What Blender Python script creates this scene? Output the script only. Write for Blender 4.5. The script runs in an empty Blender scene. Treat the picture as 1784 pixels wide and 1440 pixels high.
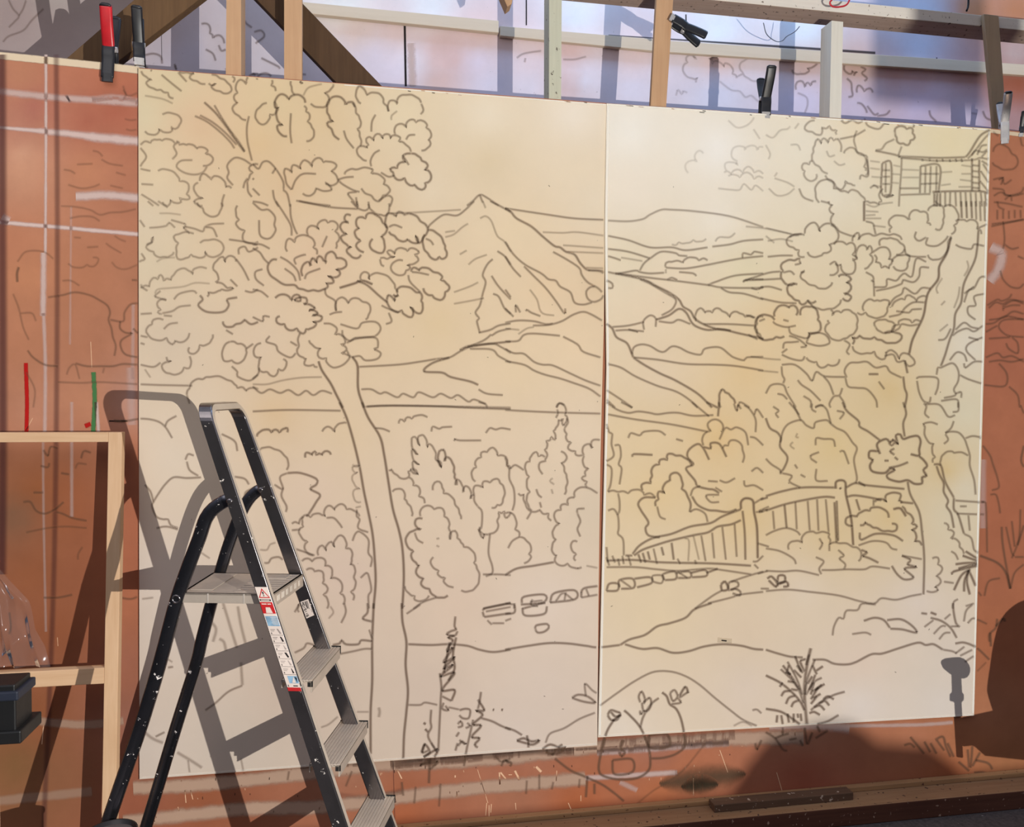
# A painted stage flat with two drawing boards, a stepladder and a leaning frame, lit by a projector.
# Drawn and projected marks: each line is one stroke (firmness, then points), grouped by sheet area "@x y scale".
STROKES = """
@0 0 3.9644
2 850,590 870,650 900,660 950,640
2 640,1040 680,1050 710,1080
2 700,1100 760,1130 850,1145
2 530,1135 640,1130
2 440,1170 490,1180 520,1200
2 470,1275 560,1300 640,1290 690,1270
2 760,1280 850,1300
2 800,1190 870,1210
2 860,820 900,830 945,825
2 870,890 900,900 945,895
2 850,690 870,650 850,620
2 20,290 60,250 160,210 220,140 300,60
2 60,0 90,60 130,110 100,150 60,190
2 180,0 160,60 130,110
1 1390,165 1440,170 1450,230 1470,260 1520,245 1550,300
1 1420,340 1470,370 1490,420
1 1510,310 1530,350 1560,340
1 1690,140 1700,160 1740,190
1 1000,380 1060,370 1110,390 1120,440
1 1000,455 1050,490
1 975,490 1010,530 1050,548 1020,560 1010,575 1060,610 1110,620 1160,640 1200,680
1 1115,515 1180,570 1255,630
2 1000,660 1060,670 1130,685 1195,715
1 1205,440 1225,490 1290,565
1 1210,450 1230,490 1290,500 1350,500 1310,535 1360,560 1420,580
1 1440,575 1490,580 1460,600 1520,630 1570,645 1600,620 1570,570 1520,540 1460,515
1 1560,470 1580,510 1620,540 1610,570
1 1120,790 1200,785 1250,820 1240,860 1210,890 1180,875 1190,900 1160,915 1100,890 1090,920 1050,930 1000,905
4 1410,705 1490,780 1560,870 1630,970 1690,1050
1 1480,725 1530,810 1590,900 1650,980 1690,1045
1 1345,800 1430,840 1520,910 1590,980 1620,1025
1 1380,795 1470,845 1560,920 1635,1000
1 1720,800 1705,880 1710,980 1740,1110
1 970,1000 1040,985 1050,970 1085,965 1120,970 1160,960 1210,990
1 1215,975 1240,1000 1290,1000 1310,995 1360,1025 1390,1015 1435,1040 1420,1060 1470,1090 1460,1125 1400,1145
1 1330,1105 1250,1110 1220,1150 1270,1190 1340,1205 1400,1190 1430,1150
1 1190,1100 1220,1060 1200,1010 1230,980
1 970,1020 1010,1080 980,1130 970,1150
1 1090,1180 1150,1170 1230,1220 1240,1250 1300,1270 1290,1340 1310,1370 1270,1375 1240,1365 1250,1395 1210,1400 1180,1380 1160,1420 1120,1395
1 970,1165 1040,1180
1 975,1270 1060,1275
1 975,1340 1040,1380 1100,1420
1 1380,1250 1400,1200 1440,1220 1460,1240 1480,1215 1540,1240 1560,1290 1600,1300
1 1370,1260 1340,1285 1350,1330 1400,1370 1340,1390 1360,1410 1400,1420
1 1700,830 1650,800 1605,750 1640,710 1615,670 1640,640 1630,590 1660,550 1700,580 1720,525 1784,510
1 1610,1280 1570,1230 1580,1190 1570,1140 1620,1090 1680,1100 1740,1140
1 1740,1360 1710,1280 1720,1230 1745,1190 1720,1160 1740,1140 1784,1135
1 1680,1300 1690,1260 1710,1230
1 1540,1427 1535,1390 1550,1340
@440 0 3.9644
1 0,510 20,520 30,550 50,515 110,510 135,550 130,590 160,630
1 150,700 165,760 150,790 120,790 110,830 70,860 30,830 20,790 50,740 100,710
4 240,940 200,930 170,870 205,865 165,800 180,745 155,740 170,670 205,650 250,685 290,655 340,665 365,710
1 355,730 370,770 395,795 380,840 410,880 425,920 410,960 370,975
1 265,780 260,900 270,990
1 290,655 270,600 265,560 290,535 340,580 325,520 370,515
1 540,530 560,580 545,610 500,640 530,690 510,730 470,740 400,715
2 350,660 380,610 430,590 480,580
4 600,965 545,890 515,850 555,840 530,800 515,750 530,690 580,665 630,690 640,720 690,705 705,740
1 690,710 715,780 740,820 745,870 725,890 740,940 745,1010
1 630,900 650,960 700,1025
1 750,715 725,690 715,640 740,595 790,655 850,640 890,660 905,710 940,770
1 850,790 825,840 820,910
1 940,770 945,700 980,695 1000,720 1010,670 1060,655 1130,670 1165,710
1 1165,715 1180,760 1160,790
2 1000,765 960,800 960,830
1 985,930 990,870 1030,855 1060,880 1070,840 1110,825 1130,845 1160,830 1205,860 1200,880 1235,930 1215,965 1230,990 1210,1020 1165,1040
1 1060,965 1080,935 1125,930
1 790,1110 750,1090 720,1040 740,1010 790,1020 800,1000 785,960 805,945 835,970 850,930 875,925 895,955 910,930 945,930 950,955 970,935 1020,950 1010,975 1060,1000 1095,1050
1 820,1150 815,1110 840,1060 880,1035
4 1095,1060 1040,1075 1055,1120 1010,1130 1000,1160 950,1165 970,1190 1000,1240 1050,1230 1090,1280 1120,1275 1170,1310 1195,1290 1190,1265 1230,1240 1225,1190 1190,1170 1210,1140 1170,1110 1140,1075 1095,1060
1 1035,1070 1055,1100 1080,1140
1 885,1190 940,1220 980,1210
1 270,1310 225,1220 225,1165 270,1190 280,1140 330,1165 340,1120 360,1105 410,1150 420,1110 460,1090 490,1120 520,1115 580,1140 545,1180 590,1250 550,1280 500,1260 545,1310 440,1300 400,1350 345,1335
1 270,1310 300,1240 350,1200 440,1200
1 300,1385 420,1405 540,1420
1 635,1205 650,1180 720,1170 830,1170 820,1195 910,1235 905,1270 950,1310 940,1330 900,1350 870,1390 820,1350 750,1300
1 590,1240 640,1225 700,1220
1 590,1240 620,1270 690,1310 740,1325
1 720,1420 690,1380 660,1335 720,1325
1 870,1385 930,1350 965,1370 950,1427
1 715,1360 720,1400 730,1427
1 800,1390 805,1427
1 0,1130 40,1165 70,1120 110,1115 160,1165 210,1250 215,1310
1 135,1200 160,1160
1 0,1230 10,1240
1 0,1300 50,1350
1 140,1310 150,1370 180,1427
1 210,1310 240,1340 260,1427
1 0,1390 60,1400 110,1420
1 1480,1420 1520,1390 1570,1345 1620,1365 1700,1420
1 1570,1345 1590,1400
1 20,300 80,250 60,210 10,220
1 60,400 180,460 190,475
@880 0 3.9644
2 1265,1195 1245,1140 1280,1110 1325,1115 1310,1075 1340,1040 1370,1060
2 1530,1180 1520,1130 1560,1120 1610,1140 1600,1110 1565,1080 1580,1020 1650,1015 1655,1035 1680,1010 1730,1010 1740,1035 1784,1015
2 1510,1190 1560,1200 1600,1170 1640,1190 1680,1150 1720,1190 1784,1200
2 1540,1215 1600,1210 1620,1225 1670,1190 1720,1235 1784,1230
2 1470,1300 1560,1310 1620,1310 1650,1270 1700,1310 1730,1280 1784,1320
2 1540,830 1600,880 1660,870 1700,840 1720,810
2 1715,890 1760,960
2 1320,570 1330,540 1290,540 1240,510 1230,460 1260,430 1250,400 1280,380 1320,410 1300,370 1330,330 1350,325 1365,370 1385,340 1420,335 1450,370 1430,400 1410,400 1430,440 1450,420 1480,430 1510,460 1520,435 1570,470 1570,510 1600,540
2 1710,400 1650,420 1620,450 1640,500 1680,540 1740,560
2 1600,530 1640,510
2 1180,660 1195,620 1220,650 1230,630 1260,640
2 1480,560 1560,620 1620,630 1660,670 1700,660 1750,700 1784,705
2 1640,345 1690,355 1740,340
2 80,400 130,370 250,350
2 400,410 480,410 560,390
2 140,400 135,430
@1334 0 3.9644
1 200,410 220,380 270,370 280,400 250,410
1 360,420 330,460 290,470 300,490 240,510 190,500 185,480
1 210,620 215,570 250,560 270,600 290,570 310,590 350,560
2 220,640 280,670 290,720 270,780
1 560,430 540,470 560,500 590,510 600,490 630,500 610,525
1 590,385 565,400 575,435
1 700,385 660,390 660,420 690,430
1 655,460 690,480 665,505 700,540 680,560
1 560,540 590,570 595,620 600,660 570,670
1 630,640 640,590 670,610 680,630 720,610 740,640
1 630,710 660,715 690,750 700,780
1 700,730 750,790 780,780
1 770,800 830,790 860,760
1 1130,760 1140,800 1180,840
1 1500,765 1520,810 1560,830
2 1420,780 1460,785
2 0,930 50,950 100,900 150,890 170,870
2 200,890 230,850
1 340,830 280,860 270,890 320,910 380,930 390,880 440,870 490,900 490,930
1 520,830 550,850 600,830 640,850 690,820
1 690,840 710,870 780,890 820,850
1 510,960 560,950 620,935 690,895
1 630,900 610,960 620,1010 640,1060 700,1075
4 895,920 895,890 935,870 975,890 1010,885 1015,920 1030,950 1000,970 985,1000 950,990 915,985 905,950 895,920
1 760,1035 800,1030 830,990 870,970 890,960
4 755,1040 830,1055 900,1070 930,1085
1 940,1010 915,1075
1 1020,880 1030,850
4 915,1080 1060,1085 1200,1090 1380,1085
4 1380,1085 1410,1050 1480,940 1550,895
1 1395,1095 1430,1060 1500,970 1545,920
1 930,1090 1060,1100 1180,1110 1420,1105 1480,1090 1540,1100
1 1080,1095 1085,1115
1 1130,1090 1135,1112
1 1180,1100 1185,1120
1 1220,1095 1225,1115
1 1270,1100 1275,1120
1 1310,1095 1320,1118
1 1350,1095 1358,1120
1 1420,1075 1450,1040 1500,1050 1530,1030
1 1460,1070 1490,1010 1530,1000
1 1490,1085 1530,1040
1 940,1090 935,1200 925,1330 920,1427
1 700,1075 705,1200 690,1210
4 805,1125 865,1125 860,1335 800,1330 805,1125
1 830,1125 828,1330
1 805,1220 860,1220
1 805,1175 860,1175
1 805,1270 860,1270
4 1070,1145 1200,1145 1195,1330
4 1065,1335 1070,1145
1 1105,1145 1100,1335
1 1140,1145 1135,1335
1 1070,1200 1200,1200
1 1070,1270 1195,1265
1 1180,1145 1178,1330
4 1425,1090 1425,1320
4 1475,1100 1475,1320
1 1425,1140 1475,1145
1 1425,1180 1475,1185
1 1425,1220 1475,1225
1 1425,1260 1475,1265
1 1425,1295 1475,1300
2 1350,1140 1420,1150
2 1350,1200 1420,1200
2 1340,1240 1420,1250
2 1330,1290 1420,1290
2 1210,1280 1280,1270
2 1210,1190 1290,1185
1 1500,1130 1545,1200
1 1485,1180 1545,1270
1 1480,1250 1545,1330
1 1490,1110 1540,1140
2 720,1110 790,1120
2 720,1160 790,1170
2 730,1220 800,1225
2 740,1280 800,1290
2 880,1140 930,1150
2 870,1200 930,1205
2 870,1260 920,1265
2 940,1225 1060,1225
2 940,1170 1060,1175
1 925,1300 1060,1300
1 930,1345 1100,1340 1140,1340
1 820,1345 880,1350 830,1362
4 1150,1325 1300,1320 1480,1320 1540,1335
4 1165,1330 1165,1427
4 1185,1330 1180,1427
4 1205,1330 1205,1427
1 1240,1325 1240,1427
1 1275,1325 1272,1427
1 1310,1325 1315,1427
1 1345,1325 1350,1427
1 1380,1325 1385,1427
1 1415,1325 1420,1427
1 1450,1325 1455,1427
1 1485,1325 1495,1427
1 1515,1330 1525,1427
1 520,1050 500,960 470,970 450,950 430,985 400,955 380,990 360,960 340,1000 330,1050 320,1090 325,1110 370,1150 430,1200
1 325,1110 300,1135 260,1130 250,1160 270,1180 265,1210 310,1250 350,1230 350,1200
1 410,1210 470,1260 520,1310 540,1290 550,1250 590,1270 620,1280
2 420,1040 440,1080 480,1070
2 470,1110 510,1140 550,1130
1 540,1060 560,1030 600,1020 630,1050 690,1090 680,1150 690,1180
1 650,1240 660,1210 700,1220 710,1190 700,1100
1 370,1400 345,1330 350,1280 410,1240 460,1250 470,1300 520,1320 570,1330 600,1310 660,1350 690,1390 720,1400 780,1410 800,1390 810,1300
1 720,1300 750,1280 780,1300
2 20,1300 80,1350 150,1340 200,1300
2 60,1220 80,1190 
2 60,1230 150,1260 200,1290
1 230,1300 260,1360 330,1390
2 0,1000 30,1060 20,1100
2 170,1000 220,1000 240,1040
1 1570,1050 1600,1000 1640,1000 1700,1060 1740,1100 1730,1150 1680,1170 1600,1150 1565,1120
1 1570,1240 1630,1230 1650,1270 1700,1240
1 1565,1300 1640,1310 1660,1350 1760,1330 1784,1290
1 1650,1380 1690,1350 1700,1390
1 1760,950 1770,1000 1784,1010
1 1570,910 1610,940
@0 350 3.9644
2 420,35 520,40 620,60 690,95 760,80 850,75 940,55
2 480,120 560,105 640,110 690,140
2 510,250 560,255
2 730,290 770,320 840,360
2 470,430 540,460 600,440 650,450 680,400 640,390
2 770,420 810,460 870,470 950,440
2 600,320 680,315
2 790,240 830,265 870,280
2 430,550 490,550 550,585
1 330,665 430,650 520,630 620,650 680,680 740,720 760,770 750,820 770,880 780,940 800,1000 790,1070
2 90,640 130,740 160,870 200,960
2 140,775 220,775 250,830
1 760,820 850,830 860,770 900,715 950,705
1 830,830 830,880 870,910 910,915 840,960 835,1010 870,1060 960,1080
1 190,1030 230,1080 310,1130 400,1140
1 520,1120 600,1140 700,1140 780,1140 850,1125 950,1130
2 400,1250 560,1255 700,1250 960,1265
2 120,420 180,350 300,350 370,400
2 460,1200 480,1150 520,1130 550,1230
2 710,1190 720,1150
2 180,1180 240,1300 230,1427
5 130,455 118,500 120,560
1 910,545 960,548
1 920,880 960,920
1 965,130 1000,180
2 1100,85 1170,85 1250,95
1 1020,0 1060,35
1 1090,0 1160,45
1 1030,185 1100,180 1150,170 1170,150 1210,185
1 1180,130 1280,160 1280,180
1 1310,225 1270,180 1340,190 1400,210 1415,180 1460,160 1550,155
1 1420,180 1470,190 1500,250
1 1340,225 1230,230 1200,245 1230,290 1220,350 1230,400 1280,395 1320,370 1350,385 1410,385 1420,350 1440,380 1500,380 1545,330 1520,280 1440,270 1380,290
1 1010,300 1060,250 1050,285 1010,320 1060,350 1080,380 1130,385 1190,370 1200,350
1 975,360 1000,400 980,410 960,420
2 1080,420 1130,395 1210,390
1 1430,465 1340,470 1330,505 1300,480 1260,465 1200,510 1180,545 1130,550 1110,510 1090,540 1060,530 1030,590 980,600 970,575
2 1450,570 1350,565 1270,590 1180,600 1090,610 1070,640
1 970,590 1020,620
1 1150,685 1100,670 1070,655 1110,620
1 1200,680 1240,640 1330,620 1360,640
1 1150,685 1110,680 1085,710 1110,750 1090,770 1120,780
1 1320,720 1240,730 1190,760 1120,775
1 1190,795 1130,790
1 970,780 1050,775
1 1130,820 1060,820 1050,850 1010,890 1020,920 1080,960 1150,945 1190,990 1210,965 1270,970 1310,910
1 1130,885 1170,850 1230,840
1 1470,920 1460,960 1430,990 1380,995 1350,1050 1310,1050 1300,1030 1310,1010
1 970,930 1020,940
1 970,980 1000,990
1 1150,1075 1180,1110 1120,1130 1130,1170 1170,1190 1240,1190 1270,1150 1310,1150 1310,1070
1 970,1130 1060,1145 1110,1115
2 1000,1160 1040,1220
1 970,1265 1100,1270 1330,1275
1 1290,1340 1310,1290 1340,1240 1400,1230 1450,1215 1570,1235 1620,1265 1640,1290 1700,1310 1740,1290 1784,1300
1 1290,1340 1310,1400
1 1360,10 1400,50 1430,95 1490,105 1520,70 1530,10
1 1640,30 1630,80 1650,130 1630,160 1690,205 1680,270 1740,290 1784,280
1 1580,265 1680,280 1780,305
1 1470,470 1500,410 1540,385 1550,420 1580,380 1620,390 1630,420
1 1470,470 1510,540 1490,560 1570,600 1610,605 1530,610 1510,620 1440,630 1430,660
1 1590,540 1640,590
1 1630,400 1680,470 1720,550
1 1650,370 1650,330 1690,315 1720,350 1784,320
4 1380,650 1400,680 1370,720 1430,765 1540,765 1580,720 1570,680 1640,665
1 1690,620 1740,630 1784,610
4 1540,830 1550,860 1580,870 1630,850 1690,820 1784,835
1 1590,970 1545,1010 1545,1100 1600,1100 1650,1120 1700,1060 1700,1030 1690,1000 1640,985 1590,970
1 1600,1140 1640,1180 1640,1210 1720,1240 1784,1200
1 1700,1020 1750,985
1 1560,890 1610,920
@440 350 3.9644
1 0,10 60,60 110,60 155,110 150,165 160,200 130,250 90,260 50,230 45,130
1 160,0 220,90 265,170 270,240
1 260,20 265,110 290,190 310,230
1 320,0 440,25 560,45 730,55
1 680,0 730,50 780,65 810,40
1 800,20 830,70 890,95 920,100 945,40 940,15
1 720,0 725,45
1 385,240 380,190 410,170 455,195 450,160 500,130 520,150 560,140 590,170 570,210 600,250 580,290 575,330
1 515,240 480,320
4 680,100 645,95 635,125 665,150 620,150 605,180 650,230 610,250 650,300 680,320 650,340 670,370 720,395 750,370
4 770,355 715,310 745,275 705,215 735,190 715,150 730,115 780,120 800,85 850,95 900,150 930,190 890,245 910,290 900,355 850,350 810,310 830,260
4 930,190 920,120 940,85 990,105 1010,75 1050,95 1100,90 1160,140 1210,190 1180,250 1150,290 1130,240 1140,290 1070,265 1040,280 980,240 940,210
1 940,180 980,165 1035,185
4 1210,200 1270,220 1320,290 1330,330 1340,380 1310,400 1290,385 1260,405 1210,360 1180,310 1190,230
1 1195,260 1230,275 1250,305
1 240,350 230,300 250,260 290,285 310,245 390,245 430,290 420,320 445,370
4 345,520 345,450 385,420 400,450 415,395 440,425 460,380 490,410 510,430 510,370 550,350 580,395 640,410 645,450 580,470 605,500 580,525 525,515 560,560 510,565 520,590 490,610 420,615 350,610 290,580 160,540 105,470 130,410 170,405
1 360,540 380,500 470,465
1 190,385 250,420 310,480 330,550
1 220,465 280,510 300,555
1 300,440 290,400 340,375 370,370
1 0,300 60,300 120,330
1 0,325 50,355 80,400 110,430
1 70,470 20,490 25,540 80,585
1 880,400 890,440 910,450
1 880,395 930,400 980,390 930,350 950,340 980,365 1000,330 1050,330 1070,345 1100,325 1150,355 1120,370 1145,410 1070,440 1090,460 1060,480 1040,510 980,500 955,460 980,420 1040,410
4 1095,490 1110,460 1150,480 1170,460 1250,490 1310,520 1300,545 1340,570 1360,600 1330,630 1310,680 1280,680 1240,650 1200,640 1180,600
1 1100,490 1150,495 1220,510
1 1075,510 1090,560 1160,630
1 750,545 745,520 770,490 800,500 800,540 820,510 880,500 970,560 985,600 1000,640
5 600,600 700,570 760,550 830,575
4 720,550 790,580 870,650 930,700
4 1000,630 1000,610 1040,590 1130,630 1165,640 1165,690 1175,720 1160,775 1110,755 1095,730 1110,770 1100,800 1060,790 1030,755 990,765 930,700 940,650 980,690 1010,650 970,645
1 890,720 930,740 1010,770
1 940,770 960,830 920,850
1 0,610 60,625 110,665
1 0,800 70,830 75,795 120,800
4 155,670 220,645 270,685 290,650 320,650 330,690 290,680 370,670 375,700 350,710 430,740 390,750 450,775 410,790 480,800 470,825 420,830 440,850 400,880 370,885 350,915 305,880 250,890 220,850 170,840 165,810 190,795
1 500,600 510,650 570,690 575,760
1 530,785 570,770 620,765
1 580,760 580,690 620,665 660,705 700,670 760,695 810,720 800,790 780,820
1 490,845 580,875 570,920 620,930 640,980 610,990 650,1020 615,1050 670,1080 570,1150 510,1110 510,1085 460,1080 450,1050 470,1020 410,990 390,960
1 605,850 720,880 760,840 850,835 885,880 850,930 780,940 710,945 670,965 625,930 620,890
1 650,980 720,950 850,945 865,1010 840,1020 885,1050 860,1090 780,1100 740,1070 680,1075 650,1030
1 330,910 320,1000 310,1050 350,1080 370,1090 360,1130 420,1130 450,1145
1 120,930 95,970 160,995 180,1040 260,1080 300,1050
1 260,970 310,1000
1 60,980 15,1010 15,1070 60,1080 45,1120 50,1170 100,1180 150,1210 180,1160 210,1170 235,1110 210,1090
1 0,1230 40,1190 45,1150
5 455,1105 480,1170 540,1260 580,1340 625,1427
5 690,1075 725,1140 730,1300 770,1427
1 730,1145 1000,1130 1150,1110 1270,1090
1 1270,1090 1360,1080 1430,1040 1500,1005 1600,960 1650,920
4 1360,1080 1240,1120 1185,1175 1310,1185 1370,1215 1500,1245 1560,1270
1 1560,1300 1620,1330 1730,1340
4 1430,1030 1500,1000 1640,985 1784,970
1 1480,1010 1650,985 1720,1010 1784,1050
1 1500,1020 1650,1025 1700,1070 1784,1115
1 1560,910 1640,890 1700,860 1784,845
1 1650,930 1700,900 1784,880
1 1210,190 1230,160 1320,95 1410,100 1470,60 1530,0
2 950,85 1100,80 1280,70 1440,60
2 1590,0 1610,50
2 1570,120 1610,105 1650,140 1690,240 1740,280 1784,350
2 1330,250 1390,230 1450,180 1490,155
2 1330,215 1400,205
1 1690,345 1740,380 1784,440
1 1660,400 1620,440 1590,510 1610,560 1590,640 1570,720 1540,770 1565,810 1550,830 1570,910
1 1650,515 1700,590 1784,680
1 1660,640 1700,660 1740,740 1784,780
2 1430,370 1480,340
2 1390,630 1500,590 1560,560
2 1490,440 1540,400 1620,370
2 1390,710 1500,690 1600,670
1 1640,0 1720,40 1784,75
1 750,1300 820,1300 880,1330 920,1320 1000,1355 1040,1330 1110,1355 1150,1320 1245,1355 1300,1330 1370,1360 1420,1340 1490,1385 1530,1370 1610,1400
1 780,1420 1000,1412 1784,1427
2 0,1265 100,1265 200,1240 330,1220 480,1215
1 0,1280 60,1325 120,1300 190,1325 250,1305 315,1340 370,1310 420,1340 480,1310 550,1330
@880 350 3.9644
1 0,50 100,65 300,95 480,120 690,130
1 710,135 850,140 950,125 1000,95 1080,60 1150,60 1300,70 1550,105 1784,180
4 0,50 40,75 80,120 180,175 260,245 340,310 380,320 420,350 480,370 520,430 570,475 640,480 690,500
2 260,215 400,220 500,215 690,240
1 710,240 850,270 1000,320 1150,320 1250,340 1400,320
2 400,305 690,325
1 710,330 850,350 1000,395
2 430,350 690,360
2 560,460 690,465
2 575,478 690,482
1 330,350 420,400 510,460 530,510 570,560 640,600 670,630
1 620,590 570,610 560,640 590,690 640,690 680,650
1 690,540 740,570 740,600 710,600
1 0,280 60,370 140,440 250,500 300,540 350,550 380,590 450,630 480,700 540,715 600,700
1 130,450 200,520 280,600 350,690 410,775 415,740
1 0,380 50,460 110,525
1 0,610 40,665
2 170,610 220,680 240,750 270,780 340,790
1 0,740 60,800
1 75,770 75,720 105,770
1 140,760 150,750 180,770 245,795
1 0,840 90,825 200,830 280,850 330,845
1 190,860 300,855 390,830 470,785 540,765 600,785 670,825
4 690,840 740,880 770,940 840,980 870,1040 885,1080
2 0,880 100,890
2 90,920 150,880 200,870
1 0,970 90,965 130,925 200,915 380,930
1 400,935 500,990 540,1040 660,1080
1 0,1020 60,1050 130,1055 200,1110 260,1130 330,1135 450,1190 560,1240 660,1275
1 0,1105 130,1130 200,1170 280,1200 380,1225 470,1255 580,1295 660,1350
1 710,1125 800,1150 900,1210 1050,1275 1180,1315 1270,1370 1330,1427
4 885,1080 960,1130 1070,1190 1180,1240 1330,1330 1430,1427
1 890,1080 1050,1095 1250,1125 1450,1130 1600,1140 1784,1170
1 875,1060 890,1010 940,990 1000,1000 1060,1035 1100,1040 1150,1005 1200,1010 1270,1045 1350,1060 1380,1020 1480,1010 1550,1060 1580,1080 1650,1100 1670,1080 1784,1075
1 740,870 850,860 960,835
1 760,895 850,890 960,900
1 960,890 955,830 1000,790 1040,810 1040,870
1 850,885 920,905
4 1040,820 1130,790 1200,745 1250,770 1290,840 1330,870 1400,890 1500,885 1600,910 1784,950
1 1080,790 1150,750 1180,700 1170,670 1120,640 1000,570 930,540
4 760,500 950,540 1050,590 1130,630 1200,680 1230,730 1280,760 1310,810 1360,845 1450,880 1560,895
1 1060,830 1150,840 1200,820 1280,850
1 1320,830 1320,770 1350,740 1380,770 1410,760 1430,770 1460,740 1500,760 1550,800 1580,765 1620,775 1660,800 1720,810
1 1370,850 1550,850 1720,860
1 710,490 780,500 900,480 930,490 1000,500 1100,495
1 930,480 960,430 1010,390 1080,350 1180,360 1200,375 1260,380
1 1110,460 1110,430 1150,420 1230,425 1240,405 1300,390 1340,410 1400,410
1 1110,460 1250,465 1400,440 1500,420 1640,395 1784,380
1 780,500 1000,530 1170,550 1400,580 1480,595 1600,600 1784,600
1 1120,545 1150,530 1190,545
2 1110,470 1110,500
1 1200,490 1300,500 1320,520
1 1400,580 1450,560 1590,515 1784,500
1 1490,600 1550,630 1650,640 1784,680
1 1640,560 1680,540 1784,540
1 1700,600 1740,610 1784,590
2 1150,300 1200,285 1250,290 1300,270 1340,280 1390,260
2 1450,280 1480,250 1550,250 1590,220
1 1430,315 1550,300 1650,275 1784,265
1 1640,395 1645,360 1700,370 1720,350 1784,360
1 710,380 760,395 800,410
2 800,390 950,415
4 1490,1427 1480,1370 1500,1300 1520,1320 1560,1350 1590,1400
1 1610,1427 1620,1390 1650,1400 1690,1427
1 355,1427 375,1395 410,1410
1 1784,800 1750,800 1740,850 1725,880 1760,920 1784,960
1 700,1305 800,1370 880,1427
1 700,1370 760,1427
@1334 350 3.9644
2 0,185 120,215 230,240
2 0,240 60,290
1 270,225 290,170 340,150 370,210 380,180 440,155 490,200 500,260 440,300 450,340 400,360 370,380 310,380 290,350
1 450,165 490,185 510,210 590,240 620,240
1 270,235 210,235 150,260 150,300 190,320 230,340 230,380 270,385
1 435,0 460,30 440,60 470,90 450,140 480,170
1 380,0 440,15
5 680,0 680,140
1 690,140 740,155 750,190 760,230
2 690,20 750,40 800,20 880,10
2 690,70 780,75
2 690,100 760,95
2 690,120 800,120
2 740,170 830,180
1 860,220 870,180 850,150 870,115 920,100 990,130
1 1000,130 990,110 1020,65 1070,75 1110,80 1120,110 1115,150 1140,170
1 1120,70 1140,40 1190,30 1220,35 1230,80 1225,130 1220,170 1200,200 1170,190
1 1230,40 1280,30 1320,70 1330,130 1300,170 1310,200 1280,230
1 1110,250 1060,275 1030,250 1040,210
1 1120,250 1110,300 1180,310 1240,270 1260,240
1 600,280 610,240 640,220 640,270 680,230 750,240 850,235 920,240 940,270
1 790,310 790,270 840,260 880,260 930,290 960,320 940,360 900,370
1 740,360 760,340 830,320 860,360 850,400 880,420
1 750,370 760,420 800,460 850,465 870,430 890,390 940,375 990,380 980,430 970,470 920,480 880,450
1 990,380 1050,385 1110,385
1 960,330 970,365 1000,380
1 1120,370 1140,400 1170,405 1230,380 1260,280 1280,240
1 630,400 630,340 660,305 690,310 700,340 720,310 735,350 720,370 740,400 720,440 680,470
1 470,300 500,280 560,300 600,290 620,330 600,370 630,400 600,400 620,450 600,500 540,495 520,440 480,430
4 240,400 200,410 130,420 105,450 120,480 105,510 120,550 160,580 200,570
1 200,440 240,430 230,410
1 120,495 170,485 200,510
1 240,490 270,480 240,520 270,550 340,585 390,605 440,590 460,560
1 440,440 480,420 500,480 470,510 440,510
4 500,520 550,510 590,540 560,560 590,590 580,620 540,640 590,660 570,690 530,670
4 220,575 160,580 150,620 180,660 230,690 250,715 290,690 350,690
1 290,680 310,710 360,740 430,745 500,720 520,680
1 690,490 740,520 745,560
1 725,550 745,560 750,660
1 750,595 830,590 840,540 900,550 930,520 960,500 1010,520 1040,400 1110,420
1 760,620 860,600 940,570 950,545 1020,560 1060,520 1070,460 1130,460
1 850,720 890,670 940,640 960,600 1030,640 1080,600 1140,605
1 870,730 920,680 960,680 980,650 1010,660 1040,690 1070,660 1110,660
1 850,800 930,780 960,740 1020,700 1100,700
1 900,760 990,770 1010,750 1080,745
1 870,910 920,850 920,830 990,820 1010,840 1070,830
1 880,900 920,880 940,850 1000,860 1060,850
5 1280,250 1250,360 1200,450 1190,540 1120,640 1090,790 1040,900 1010,970 990,1060
4 1470,200 1460,330 1440,420 1370,570 1350,700 1310,780 1300,880 1270,960 1240,1060 1210,1140
2 1390,410 1400,460 1370,520
2 1340,590 1330,660 1300,740
2 1200,900 1260,850
1 1190,960 1240,950 1280,880
2 1220,530 1180,600 1190,640
2 1210,720 1240,690
1 1310,300 1350,320 1420,330 1440,300 1510,310
1 1310,140 1350,130 1390,140 1430,130 1460,150 1460,190 1490,230
1 1460,190 1530,160
4 1350,0 1355,120
4 1385,0 1390,120
4 1420,0 1425,120
1 1450,0 1455,130
1 1480,0 1485,140
1 1510,0 1515,140
1 1170,0 1200,30
1 680,760 670,730 710,680 750,690 790,690 850,690 840,740 830,780 800,800 730,800 690,770 630,770
1 450,750 460,790 490,760 520,770 560,750 600,770 630,800 630,850 620,900 580,930 540,950 480,960 430,920 410,880 440,840 430,820
4 240,790 250,740 300,730 340,740 360,780 360,820 380,860 370,900 300,910 280,950
4 60,800 70,750 110,720 160,735 190,720 220,750 210,790
1 50,830 70,850 140,870 210,860
1 160,870 170,910 210,930 280,950
1 120,820 160,830
1 280,980 310,920 370,910 420,930 440,980 370,1000 280,980
1 160,930 220,950 280,1000 240,1010
1 120,1020 130,980 180,975 230,970
1 110,1060 180,1090 250,1100 270,1070
1 110,1050 150,1020
1 280,1080 320,1110 350,1110 380,1150 430,1130 490,1130 510,1090
1 760,870 750,840 800,820 850,830 890,850 870,900 840,910 790,900 760,870
4 600,990 600,940 650,930 700,950 750,940 800,960 870,980 930,960 940,930 900,910 820,910
1 600,1000 620,1040 700,1050 750,1040 790,1090 820,1090 830,1040
1 830,1050 870,1030 920,1090 950,1050 1010,1080 1030,1120 990,1140 960,1100
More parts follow.
